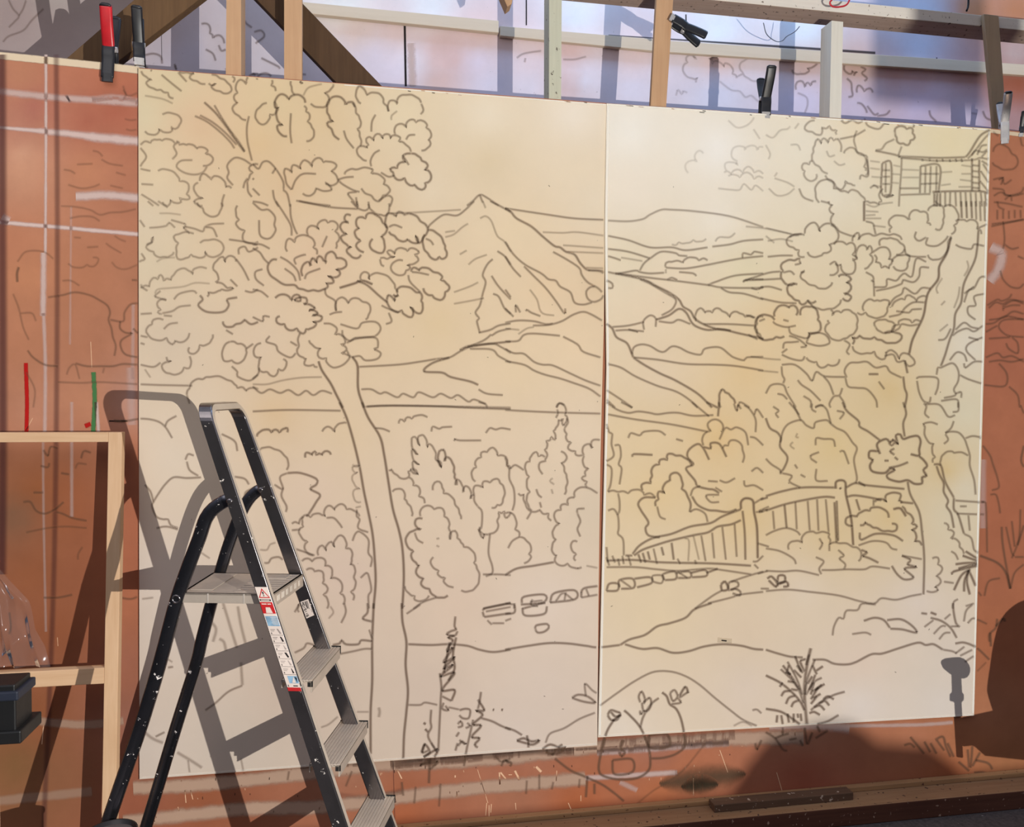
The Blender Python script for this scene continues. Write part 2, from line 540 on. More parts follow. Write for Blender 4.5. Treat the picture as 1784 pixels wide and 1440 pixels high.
1 820,1070 880,1060 910,1110 960,1100
1 540,960 580,990 560,1040 580,1060
4 960,1100 980,1190
4 950,1210 960,1290 975,1340 960,1427
1 560,1220 545,1170 580,1120 640,1115 700,1110 760,1150 830,1140 860,1180 940,1220
1 550,1220 570,1280 630,1290 700,1300 760,1370 770,1427
4 710,1195 780,1195
1 780,1245 820,1300
1 110,1130 200,1130 280,1190 320,1240 350,1180 410,1210 550,1215
1 110,1140 115,1200 130,1230 120,1260
1 400,1210 440,1260 470,1340
1 530,1290 510,1340 470,1350 440,1400 450,1427
1 510,1345 540,1390 550,1427
1 220,1235 250,1270 310,1310 380,1380
1 0,1330 40,1270 120,1270 150,1330 210,1427
1 80,1330 120,1340 150,1370
1 260,1345 310,1380 310,1427
1 340,1420 400,1410
1 1270,1100 1320,1045 1370,1060 1390,1110
1 1370,1120 1380,1150 1440,1110 1510,1110
1 1180,1200 1190,1150 1210,1150 1290,1120 1330,1170 1330,1240 1300,1300 1310,1340 1230,1360
1 1045,1230 1060,1215 1180,1220 1190,1280 1170,1340
1 1045,1240 1060,1320 1090,1380 1130,1390 1140,1350
1 1340,1200 1400,1230 1490,1260
1 1310,1330 1350,1320 1350,1360
1 1210,1380 1320,1370 1330,1427
1 1510,640 1440,660 1450,720 1400,730 1400,780 1450,820
1 1370,700 1400,620 1440,600 1480,530 1530,520
1 1370,640 1440,590
1 1290,930 1330,900 1390,880 1440,900 1500,860
1 1310,890 1370,840 1420,870 1470,880
1 1500,940 1430,970 1390,1000 1390,1040 1450,1100
1 1400,940 1470,960
1 1530,720 1600,680 1630,690 1680,670 1700,640
1 1540,740 1590,700 1640,710 1700,680 1784,710
1 1640,760 1640,740 1700,720 1760,720
1 1520,850 1580,840 1640,800 1700,800 1784,820
1 1784,815 1650,820 1610,860 1630,900 1680,930 1784,940
1 1510,910 1600,860
1 1540,950 1690,940
1 1700,940 1740,980 1740,1050 1680,1020 1660,980
1 1520,1080 1600,1050 1640,1080 1700,1070 1784,1110
1 1540,1110 1620,1100 1700,1110 1784,1090
1 1610,1120 1660,1180 1670,1240 1640,1280 1510,1270
1 1680,1280 1740,1340 1755,1427
1 1620,480 1640,540 1690,590 1750,600 1784,570
1 1600,0 1610,40 1650,60
1 1600,60 1600,130
1 1640,60 1640,125
1 1680,65 1680,125
1 1720,60 1720,120
1 1760,60 1762,120
1 1560,160 1784,130
1 1640,140 1650,260 1640,330
1 1650,300 1700,330 1750,320
1 1740,380 1784,400
@0 700 3.9644
1 840,130 880,130 980,115 1080,130 1140,170 1190,250
1 1140,170 1160,130 1220,95
1 1390,520 1290,525 1200,520 1140,570 1090,640 1060,690 1050,720 1080,790 1130,810 1160,810 1180,850 1230,870
1 1080,870 1150,860 1230,880
1 1280,400 1300,360 1340,370
1 1290,410 1310,470 1370,510
1 1000,570 1040,620 1060,690
1 1530,220 1620,270 1640,340
1 1620,515 1690,530 1720,570
1 1690,660 1700,620 1760,590
2 1390,1040 1450,1080
2 980,1360 1060,1350
1 300,330 330,370 350,310 400,320
1 280,440 330,450 340,420
1 420,490 480,500
1 230,625 300,625
1 160,690 210,690 250,750 310,770 380,740 440,690
1 390,760 430,770 500,800 600,820
2 180,900 330,870 460,860 600,870
1 560,390 580,340 630,350
1 300,1350 400,1350 500,1330
2 540,1090 540,1050 570,1000
1 830,1350 900,1360 950,1345
2 520,460 540,425 600,430
5 785,128 830,132 870,130
@440 700 3.9644
1 0,65 250,55 610,60
1 790,30 1000,25 1300,30 1500,40 1784,50
1 1560,0 1610,15 1620,40
5 600,0 650,110 700,280 740,450 770,620 800,760 830,920 845,1100 850,1250 835,1427
5 755,0 800,110 880,240 910,370 940,560 970,740 1010,880 1035,1010 1045,1200 1035,1427
4 30,240 40,215 110,190 130,210 160,190 185,210 240,180 240,210
1 480,205 520,170 565,205 580,165 620,145 650,145
1 845,180 900,185 950,205
1 1010,150 1020,120 1050,135 1070,105 1100,115 1130,95 1210,105
1 1235,205 1245,170 1290,185 1310,175 1380,170
1 1390,270 1400,255 1430,265 1580,265
1 1610,215 1640,180 1680,190 1720,180 1784,190
4 365,385 370,350 410,365 430,340 440,365 480,365 500,340 530,345 540,365
1 50,330 80,315 150,325 220,370 245,410 235,470
4 240,490 330,490 440,530 440,570 400,600 465,640 440,690 390,770 370,790
1 150,570 210,600 190,520 240,490
1 210,600 200,650 235,720 230,760
2 690,430 740,440 690,450 700,480 725,490 690,510 700,560 740,600 700,610 700,660 720,690 750,690
2 710,730 750,720
1 270,840 320,840 350,790 370,780 400,795 440,770 480,780 500,790 500,740 530,715 565,745 580,720 620,705 650,740 700,750 740,790
1 350,790 345,830 350,860 320,890 330,920 380,965 360,990 370,1030 420,1060
1 270,885 330,880
1 510,800 560,800 600,840 620,870
1 720,740 720,790 740,810 730,870 800,900
1 300,1015 360,1035 430,1060
1 455,1060 455,1010 480,990 505,1025 520,980 545,965 560,1000 580,940 610,920 640,950 645,1010 680,1020 685,1080 675,1120 700,1130 700,1210 710,1270 680,1310 695,1370
1 340,1100 380,1080 410,1100 460,1075 500,1090 500,1130 540,1140 550,1180 540,1215 600,1230 620,1290 605,1320 635,1350 625,1400
1 370,1160 410,1150 430,1170 480,1170 490,1210 485,1250 520,1290 490,1330 520,1370 515,1427
1 690,960 710,910 740,895 800,950 800,1040 825,1080 815,1140
1 745,1215 790,1180 810,1230 820,1300 800,1340 805,1427
1 80,1110 110,1110 130,1080 180,1070 210,1090
2 50,1020 100,1020 120,985 160,970
1 940,470 960,465 1000,505 1040,530 1080,515 1075,480 1095,465 1140,495
1 1095,460 1140,500 1105,430 1110,410 1145,435 1100,350 1105,325 1135,365 1100,250 1120,240 1150,300 1145,240 1180,230 1205,310 1220,290 1250,320 1265,395 1300,450
4 1275,400 1300,450 1290,340 1320,330 1325,410 1345,380 1380,420 1390,480 1395,520 1410,575
1 1400,575 1415,535 1445,570 1455,625 1470,580 1500,600 1505,670 1530,640
1 1080,520 1110,550 1110,575 1150,590 1150,650 1190,700
1 965,620 1000,600 1040,610 1050,670 1070,700 1100,750 1100,790
1 1245,610 1260,555 1290,550 1310,590 1320,630 1370,650 1400,710 1430,770 1440,810
1 1160,790 1165,740 1210,715 1255,740 1310,735 1325,790 1355,820 1355,870 1365,950
4 1175,805 1130,810 1125,850 1165,880 1110,890 1070,920 1060,970 1110,1030 1095,1060 1130,1110 1150,1130 1130,1180 1180,1220 1165,1260 1220,1290 1260,1340 1300,1350 1350,1335
1 1120,900 1140,950 1180,975
1 1365,950 1370,900 1400,890 1415,940 1440,970 1460,1000 1510,1020 1540,1080 1530,1110 1550,1150 1565,1220 1540,1280 1500,1305 1440,1300
2 1270,945 1290,940
2 1270,990 1290,1000
1 1250,1070 1230,1110 1285,1165 1280,1190 1330,1215 1320,1240 1390,1280
1 1050,1270 1080,1320 1120,1340 1120,1365 1180,1370 1220,1335
1 1110,1427 1180,1380 1270,1350
1 1540,550 1515,510 1520,470 1545,450 1540,410 1580,380 1580,350 1620,345 1660,315 1695,370 1750,380 1755,440 1784,460
1 1555,720 1530,640 1535,580 1590,590 1595,550 1640,555 1690,530 1710,560 1735,590 1730,670 1715,710 1690,710 1650,730
1 1555,720 1585,760 1580,870 1560,880 1600,920
1 1570,860 1590,940 1600,910 1640,910 1690,880 1690,820 1700,760 1740,755 1750,800 1784,760
1 1640,910 1630,1040 1655,1130 1655,1180 1610,1205
1 1590,1190 1700,1190 1784,1195
1 1590,1427 1784,1385
@880 700 3.9644
1 0,55 300,70 660,80
1 710,85 900,120 1150,155 1400,205
1 700,0 770,50 850,75 920,65 1000,75 1050,85 1130,75 1200,75 1300,95 1440,90
1 800,0 880,40
1 1290,0 1410,100
4 1390,0 1470,40
1 355,40 375,10 410,25 415,90 430,110 400,160 400,115 370,125 350,180 335,200 345,260 320,240 285,270 290,310 275,330 275,400
1 350,110 365,80 360,50
1 410,180 425,220 425,260 455,280 435,320 485,340 490,365 535,365
1 425,110 435,140 410,180
1 275,380 230,375 215,345 180,375 170,410 145,420 145,480 165,515 150,560 170,620 150,660 160,710 185,750
1 285,405 240,420 235,460 260,500
1 385,340 425,375 420,400 390,420 410,480 425,520 420,590 410,640
2 330,525 310,545 340,570
2 320,600 330,635
1 215,600 230,640 255,660
1 240,690 250,730
1 545,370 540,310 580,290 600,320 600,270 640,260 655,265
1 545,370 545,440 575,460 555,510 530,525 565,550 565,590
1 480,660 480,620 520,590 580,595 640,630
1 480,660 435,670 435,710 390,710 385,745 345,760 345,810 375,840 335,880 330,920 350,950 325,1000 330,1040 355,1060 345,1100 390,1130 430,1115 480,1145 530,1140
2 560,1130 640,1145
1 500,770 500,740 550,735
1 500,770 520,820 510,850 500,880 520,930
1 500,965 470,960 455,1000 490,1050 475,1080 490,1095
1 0,380 10,410 30,460 70,435 130,470
1 30,460 30,530 60,600 65,690 50,750
1 90,630 130,640 140,700 180,755 240,745 300,770 320,820
1 180,760 150,810
1 0,770 40,765 70,800 70,880 100,930 150,960 180,1010 165,1050 180,1070 130,1115
1 100,930 50,960 20,1010
4 0,1195 80,1150 200,1130 340,1105
1 700,150 720,210 740,220 735,290 750,370 700,410
1 755,300 790,300 800,370 785,430 805,460 790,570
1 700,430 735,460 730,560 710,620 
1 710,620 780,620 850,630 900,605 950,620 960,640 1040,660
1 780,630 790,680 790,750 775,780
1 710,750 750,740 780,790 785,870 780,910 815,950 820,1060
1 700,1000 710,1110
1 850,250 870,215 930,230 960,205 1060,200 1110,230
1 1180,255 1230,270
4 880,380 890,360 1020,365
4 950,610 945,570 1005,560 1015,510 1020,450 1065,430 1070,400 1120,400 1125,360 1180,370 1240,385 1290,440
4 1040,720 1060,670 1060,620 1100,630 1090,590 1140,540 1145,500 1190,490 1220,540 1220,600 1260,650 1275,760
1 1050,720 1070,790 1110,810
4 1040,660 960,660 920,700 940,750 990,830 970,870 990,920 1070,935
4 1410,400 1370,320 1330,290 1270,330 1260,380 1300,430 1250,460 1310,540 1330,580 1400,600 1440,605 1480,630
1 1280,650 1300,600 1350,580
4 1290,650 1330,710 1400,745 1460,750 1540,760 1600,740
1 1370,300 1370,230 1420,200 1400,150 1450,120 1500,150 1500,200
4 1370,310 1420,320 1420,285 1480,290 1530,380
1 1480,260 1520,180 1560,190 1600,175 1660,210 1680,300
1 1500,320 1540,300 1560,265 1620,280 1640,330 1640,420
1 1690,240 1730,250 1784,300
1 1400,545 1470,550
1 1480,540 1530,555 1590,525
1 1450,590 1500,620
1 1480,640 1390,645 1420,690 1480,690
1 1700,480 1740,455 1784,490
1 1650,540 1660,580 1720,575 1784,610
4 1470,100 1480,0
1 1580,10 1600,60 1610,20 1630,50
1 1650,20 1690,50 1730,120 1730,210
1 1720,90 1740,50 1784,110
1 1275,760 1320,740 1380,770 1400,830
4 880,1050 930,990 1020,940 1150,910 1280,860 1420,835 1500,790 1630,740
4 890,1060 950,1020 1050,985 1150,955 1300,920 1400,900 1470,860 1560,845 1630,815
5 1630,740 1630,690 1660,665 1710,680 1720,760 1740,870 1745,1080
4 1640,750 1655,900 1660,1090
4 1150,970 1165,1090
2 1240,940 1270,960 1265,1100
2 1300,920 1340,1090
1 1355,920 1385,1100
1 1430,900 1445,1080
1 1500,860 1525,1090
1 1585,840 1600,1070
4 920,1050 940,1110
4 950,1040 970,1110
4 985,1030 1000,1090
1 1025,1010 1050,1120
4 1080,1000 1095,1060
1 1190,1080 1210,1120
1 1310,1090 1320,1120
4 700,1095 880,1090 1050,1105 1200,1110 1450,1115 1700,1130
1 700,1140 900,1140 1050,1155 1200,1165 1400,1150 1500,1160 1700,1190
1 700,1070 720,1130
1 740,1060 760,1110
1 780,1080 790,1130
1 810,1060 820,1120
1 850,1060 870,1130
4 830,1060 880,1060
1 1710,1100 1740,1100 1784,1060
1 1720,1120 1750,1150
1 1720,700 1784,660
1 1730,760 1784,755
1 0,1390 60,1400 60,1427
4 115,1390 130,1345 270,1330 270,1380 120,1427
1 170,1380 260,1370
1 190,1360 180,1400 230,1410
4 310,1385 340,1320 480,1300 485,1360 310,1385
1 350,1375 400,1320 470,1365
1 420,1310 410,1370
4 525,1350 540,1290 640,1270
1 525,1350 640,1330
1 560,1290 580,1340
4 700,1305 720,1255 780,1255 775,1300 700,1305
4 790,1280 790,1230 880,1220 890,1280 800,1290
4 890,1220 1000,1210 1010,1250 910,1280
1 800,1230 870,1280
1 1020,1240 1020,1200 1090,1200 1080,1250 1020,1240
4 1100,1230 1090,1190 1170,1170 1180,1220 1100,1230
4 1180,1180 1270,1170 1280,1210 1190,1215
1 1190,1170 1260,1215
4 1280,1180 1380,1160 1390,1200 1290,1210
4 1390,1180 1470,1150
5 1490,1260 1520,1240 1540,1290 1500,1300 1490,1260
4 1540,1290 1550,1245 1600,1240 1610,1270 1560,1300
4 1540,1300 1590,1290 1625,1310 1620,1335 1570,1320
1 1310,1427 1430,1340 1500,1300
1 1560,1240 1680,1200 1784,1170
1 1400,1390 1560,1350 1620,1330 1784,1310
@1334 700 3.9644
1 50,30 90,60 70,80 90,110
1 160,0 210,60 245,130
1 190,20 230,90 
4 0,110 30,180 80,210 105,250 100,310 150,380 130,450 100,490
1 100,280 120,200 160,150 240,125 280,160 330,180 345,140 420,125 450,150 490,180 550,210 600,280 630,320 610,400 630,520 620,560
1 320,10 320,50 350,70
1 340,40 380,20 420,50 440,110 450,150
1 490,60 540,75 510,120
4 530,0 560,60 640,130 650,170 710,205 790,265
4 950,0 970,80 950,150 960,240
1 0,390 40,430 100,470 100,500
1 110,490 180,510 165,550 240,590
2 220,215 210,240 230,245
2 190,275 170,300 200,325
1 345,300 350,250 400,255 465,260 480,310
1 310,390 310,370 370,345
1 310,390 355,420
1 350,460 350,540 430,545
1 510,345 540,340 575,430
1 200,430 220,460
1 240,500 275,520
5 790,360 770,290 830,255 860,280 880,260 910,290 900,230 930,225 950,255 1000,240 1050,235 1070,270 1060,330 1060,370 1000,360
5 780,340 720,340 715,385 740,400 720,440 740,480 820,490 860,460 890,470 840,500 850,530 920,550 980,540 1030,565 1080,560 1080,520 1110,510 1090,470 1115,440 1090,400 1060,375
4 850,280 870,300 890,280
4 890,320 860,340 890,365
4 890,380 915,400
4 820,405 850,405
4 850,455 920,440 985,415
4 980,550 1000,640 1060,760 1080,900 1095,1080 1090,1330
4 1160,430 1210,440 1240,550 1300,660
1 1210,440 1210,400 1230,360 1280,340 1300,350 1400,370
1 1090,10 1110,30 1100,80 1130,110
1 1100,15 1200,20 1260,100 1310,90
1 1330,0 1330,60 1290,70
1 1190,155 1090,150 1100,170 1120,270 1160,290 1150,330 1170,380 1155,420
1 1300,130 1280,180 1240,215
1 1240,215 1270,205 1330,210 1370,250 1390,300 1410,370 1410,440 1440,540 1450,640
1 1230,290 1260,260 1240,220
1 1380,250 1430,235 1490,245
4 1180,440 1200,500 1230,560 1230,620 1260,680 1250,720 1280,770 1300,870
4 1300,660 1300,740 1330,780 1370,910
1 1310,680 1460,690 1510,690
1 1320,770 1460,775 1510,775
1 1400,780 1410,890
1 1370,910 1420,940 1440,1020 1470,1040
1 1340,720 1390,720
4 0,650 120,615 260,590 480,590
4 0,750 120,710 250,680 400,655 480,660
5 485,600 485,555 515,540 550,555 555,640 590,800 605,990
4 490,680 500,960
4 475,690 490,970
5 512,590 520,602
4 555,590 620,560 700,575 960,600
4 560,655 620,645 750,665 800,680
1 50,750 60,880
4 130,710 145,870
1 205,690 215,880
1 290,680 305,890
1 355,670 365,890
1 415,670 435,900
4 625,670 650,750
1 745,670 745,720
4 640,550 690,580
4 750,690 800,670 830,690 835,640 930,635 920,680 940,700
4 930,690 1020,700
4 600,855 555,840 560,800 630,790 660,760 720,750 730,730 830,750 850,800
4 650,850 690,830 720,850 770,870 850,890 900,885 905,850 870,840
5 880,740 930,735 970,790
4 940,720 970,760 1020,810 1010,840 1045,860 1010,880 1040,920 1030,960 1080,990
4 650,900 660,950 760,910 880,920 950,960
1 640,990 740,960 830,970 870,1010 910,1020
4 660,1020 700,1040 670,1060 720,1080 780,1110
1 940,1060 1080,1085
4 940,1060 1000,1090 980,1120 1040,1140 960,1150 1020,1210 960,1225 910,1190 870,1130
1 0,920 60,890 140,870 210,890 240,920
1 160,1020 160,980 200,960 250,970 260,920 310,895 350,905 440,910 430,930
1 370,940 390,980 370,1020
1 430,930 440,980 510,975 600,1000 650,1020 660,1060 640,1100
1 440,1030 440,980
1 345,1070 400,1100 370,1150 385,1190
1 500,1020 540,1060 510,1080 550,1120 540,1155
1 0,1010 100,1030 190,1080 210,1120
1 0,1165 120,1170 230,1165 370,1195
1 385,1160 470,1160 560,1155 680,1155 740,1135 860,1150
5 10,1220 40,1205 80,1250 70,1275 20,1230
5 80,1245 90,1200 130,1200 130,1240 80,1250
5 80,1260 140,1240 155,1270 120,1275
1 0,1305 150,1295 300,1310 500,1335 650,1375 750,1390 800,1355 900,1365 1000,1340 1080,1325
1 1150,1080 1190,1075 1190,1120 1220,1150 1180,1200 1210,1240 1170,1275 1190,1300 1110,1305
1 1230,835 1260,850 1260,880 1300,900 1280,940 1330,960 1340,1000 1370,1050
1 1280,1030 1310,1050 1330,1090
5 1460,1110 1380,1112 1310,1120
5 1460,1130 1300,1170 1290,1190
5 1300,1300 1350,1200 1400,1160
5 1410,1330 1390,1240 1400,1160
5 1450,1270 1420,1200 1400,1160
5 1360,1060 1470,1100
5 1380,1030 1460,1080
5 1330,1150 1400,1130 1460,1120
5 1370,1310 1375,1230 1410,1150
1 1230,1240 1300,1250
1 1290,1427 1300,1380 1330,1360
1 1380,1410 1440,1390
1 1500,300 1550,370 1570,430 1600,520 1610,590 1560,610
1 1550,640 1590,640 1610,700 1620,770
1 1520,690 1525,780 1530,1040
1 1470,690 1520,690
4 1630,860 1640,1000 1690,1290
1 1690,1290 1720,1180 1784,1120
5 1480,1060 1600,1110 1660,1180 1690,1290
1 1660,860 1700,1040 1720,1060
1 1700,820 1720,1000
1 1760,740 1750,940 1700,1080
4 1784,850 1740,990
1 1720,1070 1784,1070
1 1510,1340 1540,1240 1620,1215
4 1784,300 1765,400 1784,450
1 1760,20 1784,80
1 1470,1310 1490,1340
@0 1050 3.693
3 1435,0 1460,80 1490,180 1525,290
3 1530,20 1550,140 1580,260
3 1360,120 1390,170 1370,250
3 1410,230 1440,250 1455,310
3 1550,380 1560,530
1 1560,530 1470,570 1390,640 1320,690
3 920,820 980,870 1050,900
3 1140,960 1240,1020 1300,1060
2 1060,350 1110,380
1 1080,415 1115,410
2 1210,1010 1220,1090
2 1550,1000 1570,1100
1 1000,860 1060,830
1 60,60 70,150 60,200
@440 1050 3.693
5 780,0 770,250 770,500 760,700 760,970
5 960,0 965,120 990,250 985,400 1000,560 990,700 975,850 970,1000
1 270,60 300,10 290,40 300,60
2 500,20 520,60 490,100
1 590,0 600,60 570,130
4 740,0 740,60 710,100 770,120
1 750,170 760,200 770,230
4 515,270 560,260 575,240 600,265 680,265 700,240 770,245
1 550,330 650,310 720,295 770,295
1 270,320 330,290 350,260 400,270
2 440,800 490,780 550,730
2 670,700 750,700
3 812,670 818,700 812,735
1 990,70 1080,10 
4 1000,265 1150,270 1260,265 1380,275 1460,300 1550,315 1662,300
4 1305,85 1300,150 1310,170 1280,180 1250,200 1300,210 1320,180
5 1300,210 1260,220 1290,240 1270,270 1250,310 1290,290 1230,380 1300,350 1230,420 1290,400 1210,470 1300,450 1220,560 1300,560 1280,630
4 1205,450 1215,540 1210,640 1195,950
5 1270,250 1250,350 1230,450
5 1310,220 1290,330 1300,420 1260,500
4 1230,640 1220,680 1260,690 1240,660
4 1220,600 1280,630
1 1260,670 1330,685
1 1000,655 1080,655 1110,640 1190,655
4 1150,685 1145,760 1150,800 1130,860 1190,960
5 1100,770 1115,780
5 1110,810 1130,830
4 1110,900 1090,960 1130,950
1 1150,900 1185,960
5 1090,960 1110,910 1140,960 1100,990 1190,940 1160,1000 1080,1040 1190,1020 1140,1070
5 1140,1000 1135,1160
4 1330,690 1370,680 1400,690 1390,740 1350,740 1330,720
4 1320,780 1340,760 1350,790 1320,800
4 1380,770 1400,790 1370,805
4 1310,860 1330,830
4 1320,920 1350,890 1370,910 1330,880
4 1305,950 1320,900
4 1470,570 1460,640 1450,680
5 1450,620 1490,690 1440,690 1480,720 1420,780 1470,790 1410,860 1460,870 1430,910 1450,930
4 1420,750 1380,930 1360,1050
4 1470,740 1540,760 1600,790 1662,815
5 1545,685 1555,688
5 1600,685 1612,688
4 1480,50 1490,35 1662,0
4 1490,90 1662,65
4 1480,55 1490,90
1 1500,55 1662,25
1 1540,130 1620,130
1 1510,110 1540,140
1 640,1080 600,1180
1 1050,1180 1040,1290
4 960,1150 970,1240
1 1210,1160 1200,1310
1 235,1080 225,1140
4 1560,980 1600,1020 1660,1000
4 1600,1050 1620,1010 1650,1030
@880 1050 3.693
4 0,300 150,275 280,258 400,260 520,275 600,285 740,270
4 740,270 800,235 900,205 980,150 1060,130 1160,95 1220,40 1330,0
4 770,265 880,295 980,290 1080,320 1180,310 1280,280 1400,265 1520,275 1600,295 1662,300
4 0,70 60,60 60,0
1 0,115 40,100
4 110,30 130,80 250,70 270,20
4 100,10 260,0
4 195,170 200,145 270,135 280,160 250,185 210,190 195,170
1 610,660 720,580 830,505 950,445 1060,440 1160,470 1250,525 1350,610 1450,690 1530,750 1620,790
1 580,705 480,745 380,805 290,840 260,900
4 430,610 470,590 530,600 580,640 540,640 490,630 430,610
1 520,600 515,520 560,560 590,580
5 660,720 680,690 720,700 740,710 720,750 680,750 660,720
5 680,700 710,730 750,720
5 690,760 740,720
5 700,750 650,840 610,1000 605,1080 640,1115 740,1135 850,1125 920,1080 935,1020 920,920 870,800 800,720 765,690
4 870,800 890,730 940,650 990,610
5 1010,575 1040,600 1060,650 1100,680 1130,740 1150,830 1155,920 1100,970 1020,995 940,1000
4 870,640 860,600 880,570 900,620 890,650
4 890,640 930,610 940,650 920,690 890,690 880,640
4 870,690 870,715 900,690
4 1060,580 1090,560 1110,600 1080,630 1060,580
4 1110,610 1130,640 1070,650
5 1120,600 1160,540 1180,580
4 1120,610 1180,570
5 925,850 1040,845 1055,920 935,930 925,850
5 690,1010 815,1005 820,1085 705,1100 690,1010
5 760,880 745,930 770,960 750,985 735,960
5 320,1000 420,1075 510,1115 620,1165 700,1220 765,1275
1 480,1130 475,1190
5 530,1110 520,1250
5 575,1160 575,1230
1 310,1150 300,1200
1 220,1100 220,1200
1 140,1140 135,1230
5 75,885 120,870 170,890 220,885 180,910 130,900 75,885
5 140,850 150,900 150,930
5 240,940 290,910 350,930 390,930 330,970 260,960
5 300,980 340,930 370,910
4 0,800 60,820 110,850
5 0,1010 40,1030 30,1050
2 1470,790 1530,765 1590,790
1 1590,690 1620,685 1650,710
2 850,1290 950,1210 1130,1090 1290,900
4 1610,900 1620,940 1650,880
@1334 1050 3.693
4 0,300 80,325 160,345 240,350
4 300,365 380,365 440,390 520,395 580,380 680,330 750,325 860,290 980,255 1030,270 1080,265 1140,300
1 1140,300 1200,310 1230,325
1 430,210 440,150 470,95 500,100 520,50 590,45 620,5 710,10
1 555,200 640,190 680,205
4 630,115 700,95 760,110 800,160
4 780,110 870,105 940,145 970,190 880,170 800,165
4 1000,65 1040,70
5 1060,60 1100,75
4 1060,95 1130,115 1190,160 1230,225
1 1080,200 1130,150 1160,150
1 1150,105 1190,70
1 1020,155 1080,110
1 1115,235 1150,195 1190,190
4 1205,0 1210,60 1225,130 1250,155
1 1190,150 1240,150
1 1275,120 1290,50 1330,10
1 1300,130 1330,100 1360,105 1425,135
4 1220,260 1280,255 1360,290 1440,365
1 1220,325 1280,280
1 1250,340 1330,300
1 1280,380 1340,340
2 1360,440 1420,380
6 290,290 270,380 255,480 250,600 265,780
5 0,465 90,510 160,565 220,630 250,690
5 110,400 170,480 220,560
5 0,680 100,700 180,750 220,780
4 510,570 430,595 350,640 290,690
4 470,720 400,760 330,780
5 220,370 235,410 250,440
5 180,430 230,480
5 200,400 240,450
5 300,470 270,520
5 320,460 280,560
5 380,520 300,570
5 340,540 290,620
5 330,600 290,650
5 100,600 120,570 160,565
5 130,650 150,610 190,595
5 165,670 180,640 215,625
5 90,540 110,510
5 70,770 75,720
5 110,780 100,720
5 150,770 140,710
5 180,770 180,710
5 210,740 205,710
5 230,760 225,710
5 440,620 400,600 370,620
5 410,660 380,630 340,650
5 380,690 350,660 310,670
5 350,720 310,700 280,710
5 300,400 330,460
5 260,360 220,370
5 150,400 140,440 160,460
5 280,330 260,400
5 310,510 290,590
4 0,830 60,870 110,940 140,950
4 60,870 110,850 150,840
4 110,790 110,850
4 150,880 200,870
5 220,880 240,920
5 250,800 265,910
5 300,830 270,910
5 330,790 350,830
4 320,870 400,820
4 890,915 930,905 960,930
5 930,860 980,920 1020,970
5 1020,890 1060,960
5 1060,900 1100,970
5 1090,880 1140,860 1160,920 1190,990
5 1100,880 1150,950
5 1170,900 1210,990
5 1300,940 1310,1060
5 1330,920 1320,1060
5 1380,960 1330,1050
5 1350,1010 1430,1030 1460,1070
5 1340,1090 1400,1090 1440,1110
5 1240,1020 1310,1080
4 1440,250 1440,200 1480,160 1490,100
5 1450,280 1445,190
5 1480,150 1530,100 1540,120
@1045 174 2.3613
2 690,580 745,572 795,582
1 690,645 745,640 795,640
1 590,745 690,712 745,705
1 600,742 690,738 745,735
1 660,770 700,768 750,782
1 660,815 740,832 810,836
4 720,905 690,885 655,890 640,920 645,945 660,980 700,985 725,975 760,972
1 655,910 680,900
1 600,885 640,895
1 610,965 650,985
2 620,1055 700,1065 745,1068
2 650,1112 735,1120
1 780,565 800,553 830,552
2 600,520 690,530 790,552
1 1620,395 1650,380 1690,395 1745,385
1 1620,420 1670,425 1740,440
1 1640,330 1660,320 1650,350
1 1610,520 1680,505 1745,490
1 1655,850 1700,825 1745,830
1 1600,905 1660,895 1700,870 1745,880
@1300 830 1
4 25,40 38,36
4 22,62 38,57
1 22,60 40,52
1 20,169 38,164
1 25,195 40,195
1 20,116 40,122
4 60,335 78,352 92,372 100,395
4 72,322 88,352 98,380
4 120,318 108,348 102,380
4 132,350 118,358 104,380
5 85,312 96,340
5 78,345 68,340
5 84,358 72,356
5 90,372 78,370
5 120,372 132,362
5 116,386 130,378
5 122,338 134,330
"""
KEY_W, WORLD_S, STRIP_W, FILL_W = 276., .74, 22., 22.
import bpy, bmesh, math, random
from mathutils import Vector, Matrix
import numpy as np
random.seed(7)
SC = bpy.context.scene
COL = SC.collection
FZ = .335                                   # floor is z = 0
# ------------------------------------------------------------------ camera
FPX, CX, CH, CZ = 1350., .8014, 2.8373, 1.356 + FZ
YAW, PIT, ROL = .17368, .02928, .007266
CAM = np.array([CX, -CH, CZ])
def ray(px, py):
    x3 = (px-892)/FPX; z3 = -(py-720)/FPX
    cr, sr = math.cos(ROL), math.sin(ROL); x = x3*cr-z3*sr; z2 = x3*sr+z3*cr
    cp, sp = math.cos(PIT), math.sin(PIT); y = cp+z2*sp; z = -sp+z2*cp
    cy, sy = math.cos(YAW), math.sin(YAW)
    return np.array([x*cy+y*sy, -x*sy+y*cy, z])
def onY(px, py, Y=0.):
    d = ray(px, py); return CAM+d*(Y-CAM[1])/d[1]
def onZ(px, py, Z=0.):
    d = ray(px, py); return CAM+d*(Z-CAM[2])/d[2]
def proj(P):
    d = np.asarray(P, float)-CAM
    cy, sy = math.cos(YAW), math.sin(YAW); x = d[..., 0]*cy-d[..., 1]*sy; y = d[..., 0]*sy+d[..., 1]*cy; z = d[..., 2]
    cp, sp = math.cos(PIT), math.sin(PIT); y2 = y*cp-z*sp; z2 = y*sp+z*cp
    cr, sr = math.cos(ROL), math.sin(ROL); x3 = x*cr+z2*sr; z3 = -x*sr+z2*cr
    return 892+FPX*x3/y2, 720-FPX*z3/y2
cam = bpy.data.cameras.new('camera'); camo = bpy.data.objects.new('camera', cam); COL.objects.link(camo)
cam.sensor_fit = 'HORIZONTAL'; cam.sensor_width = 36; cam.lens = 36*FPX/1784; cam.clip_start = .05
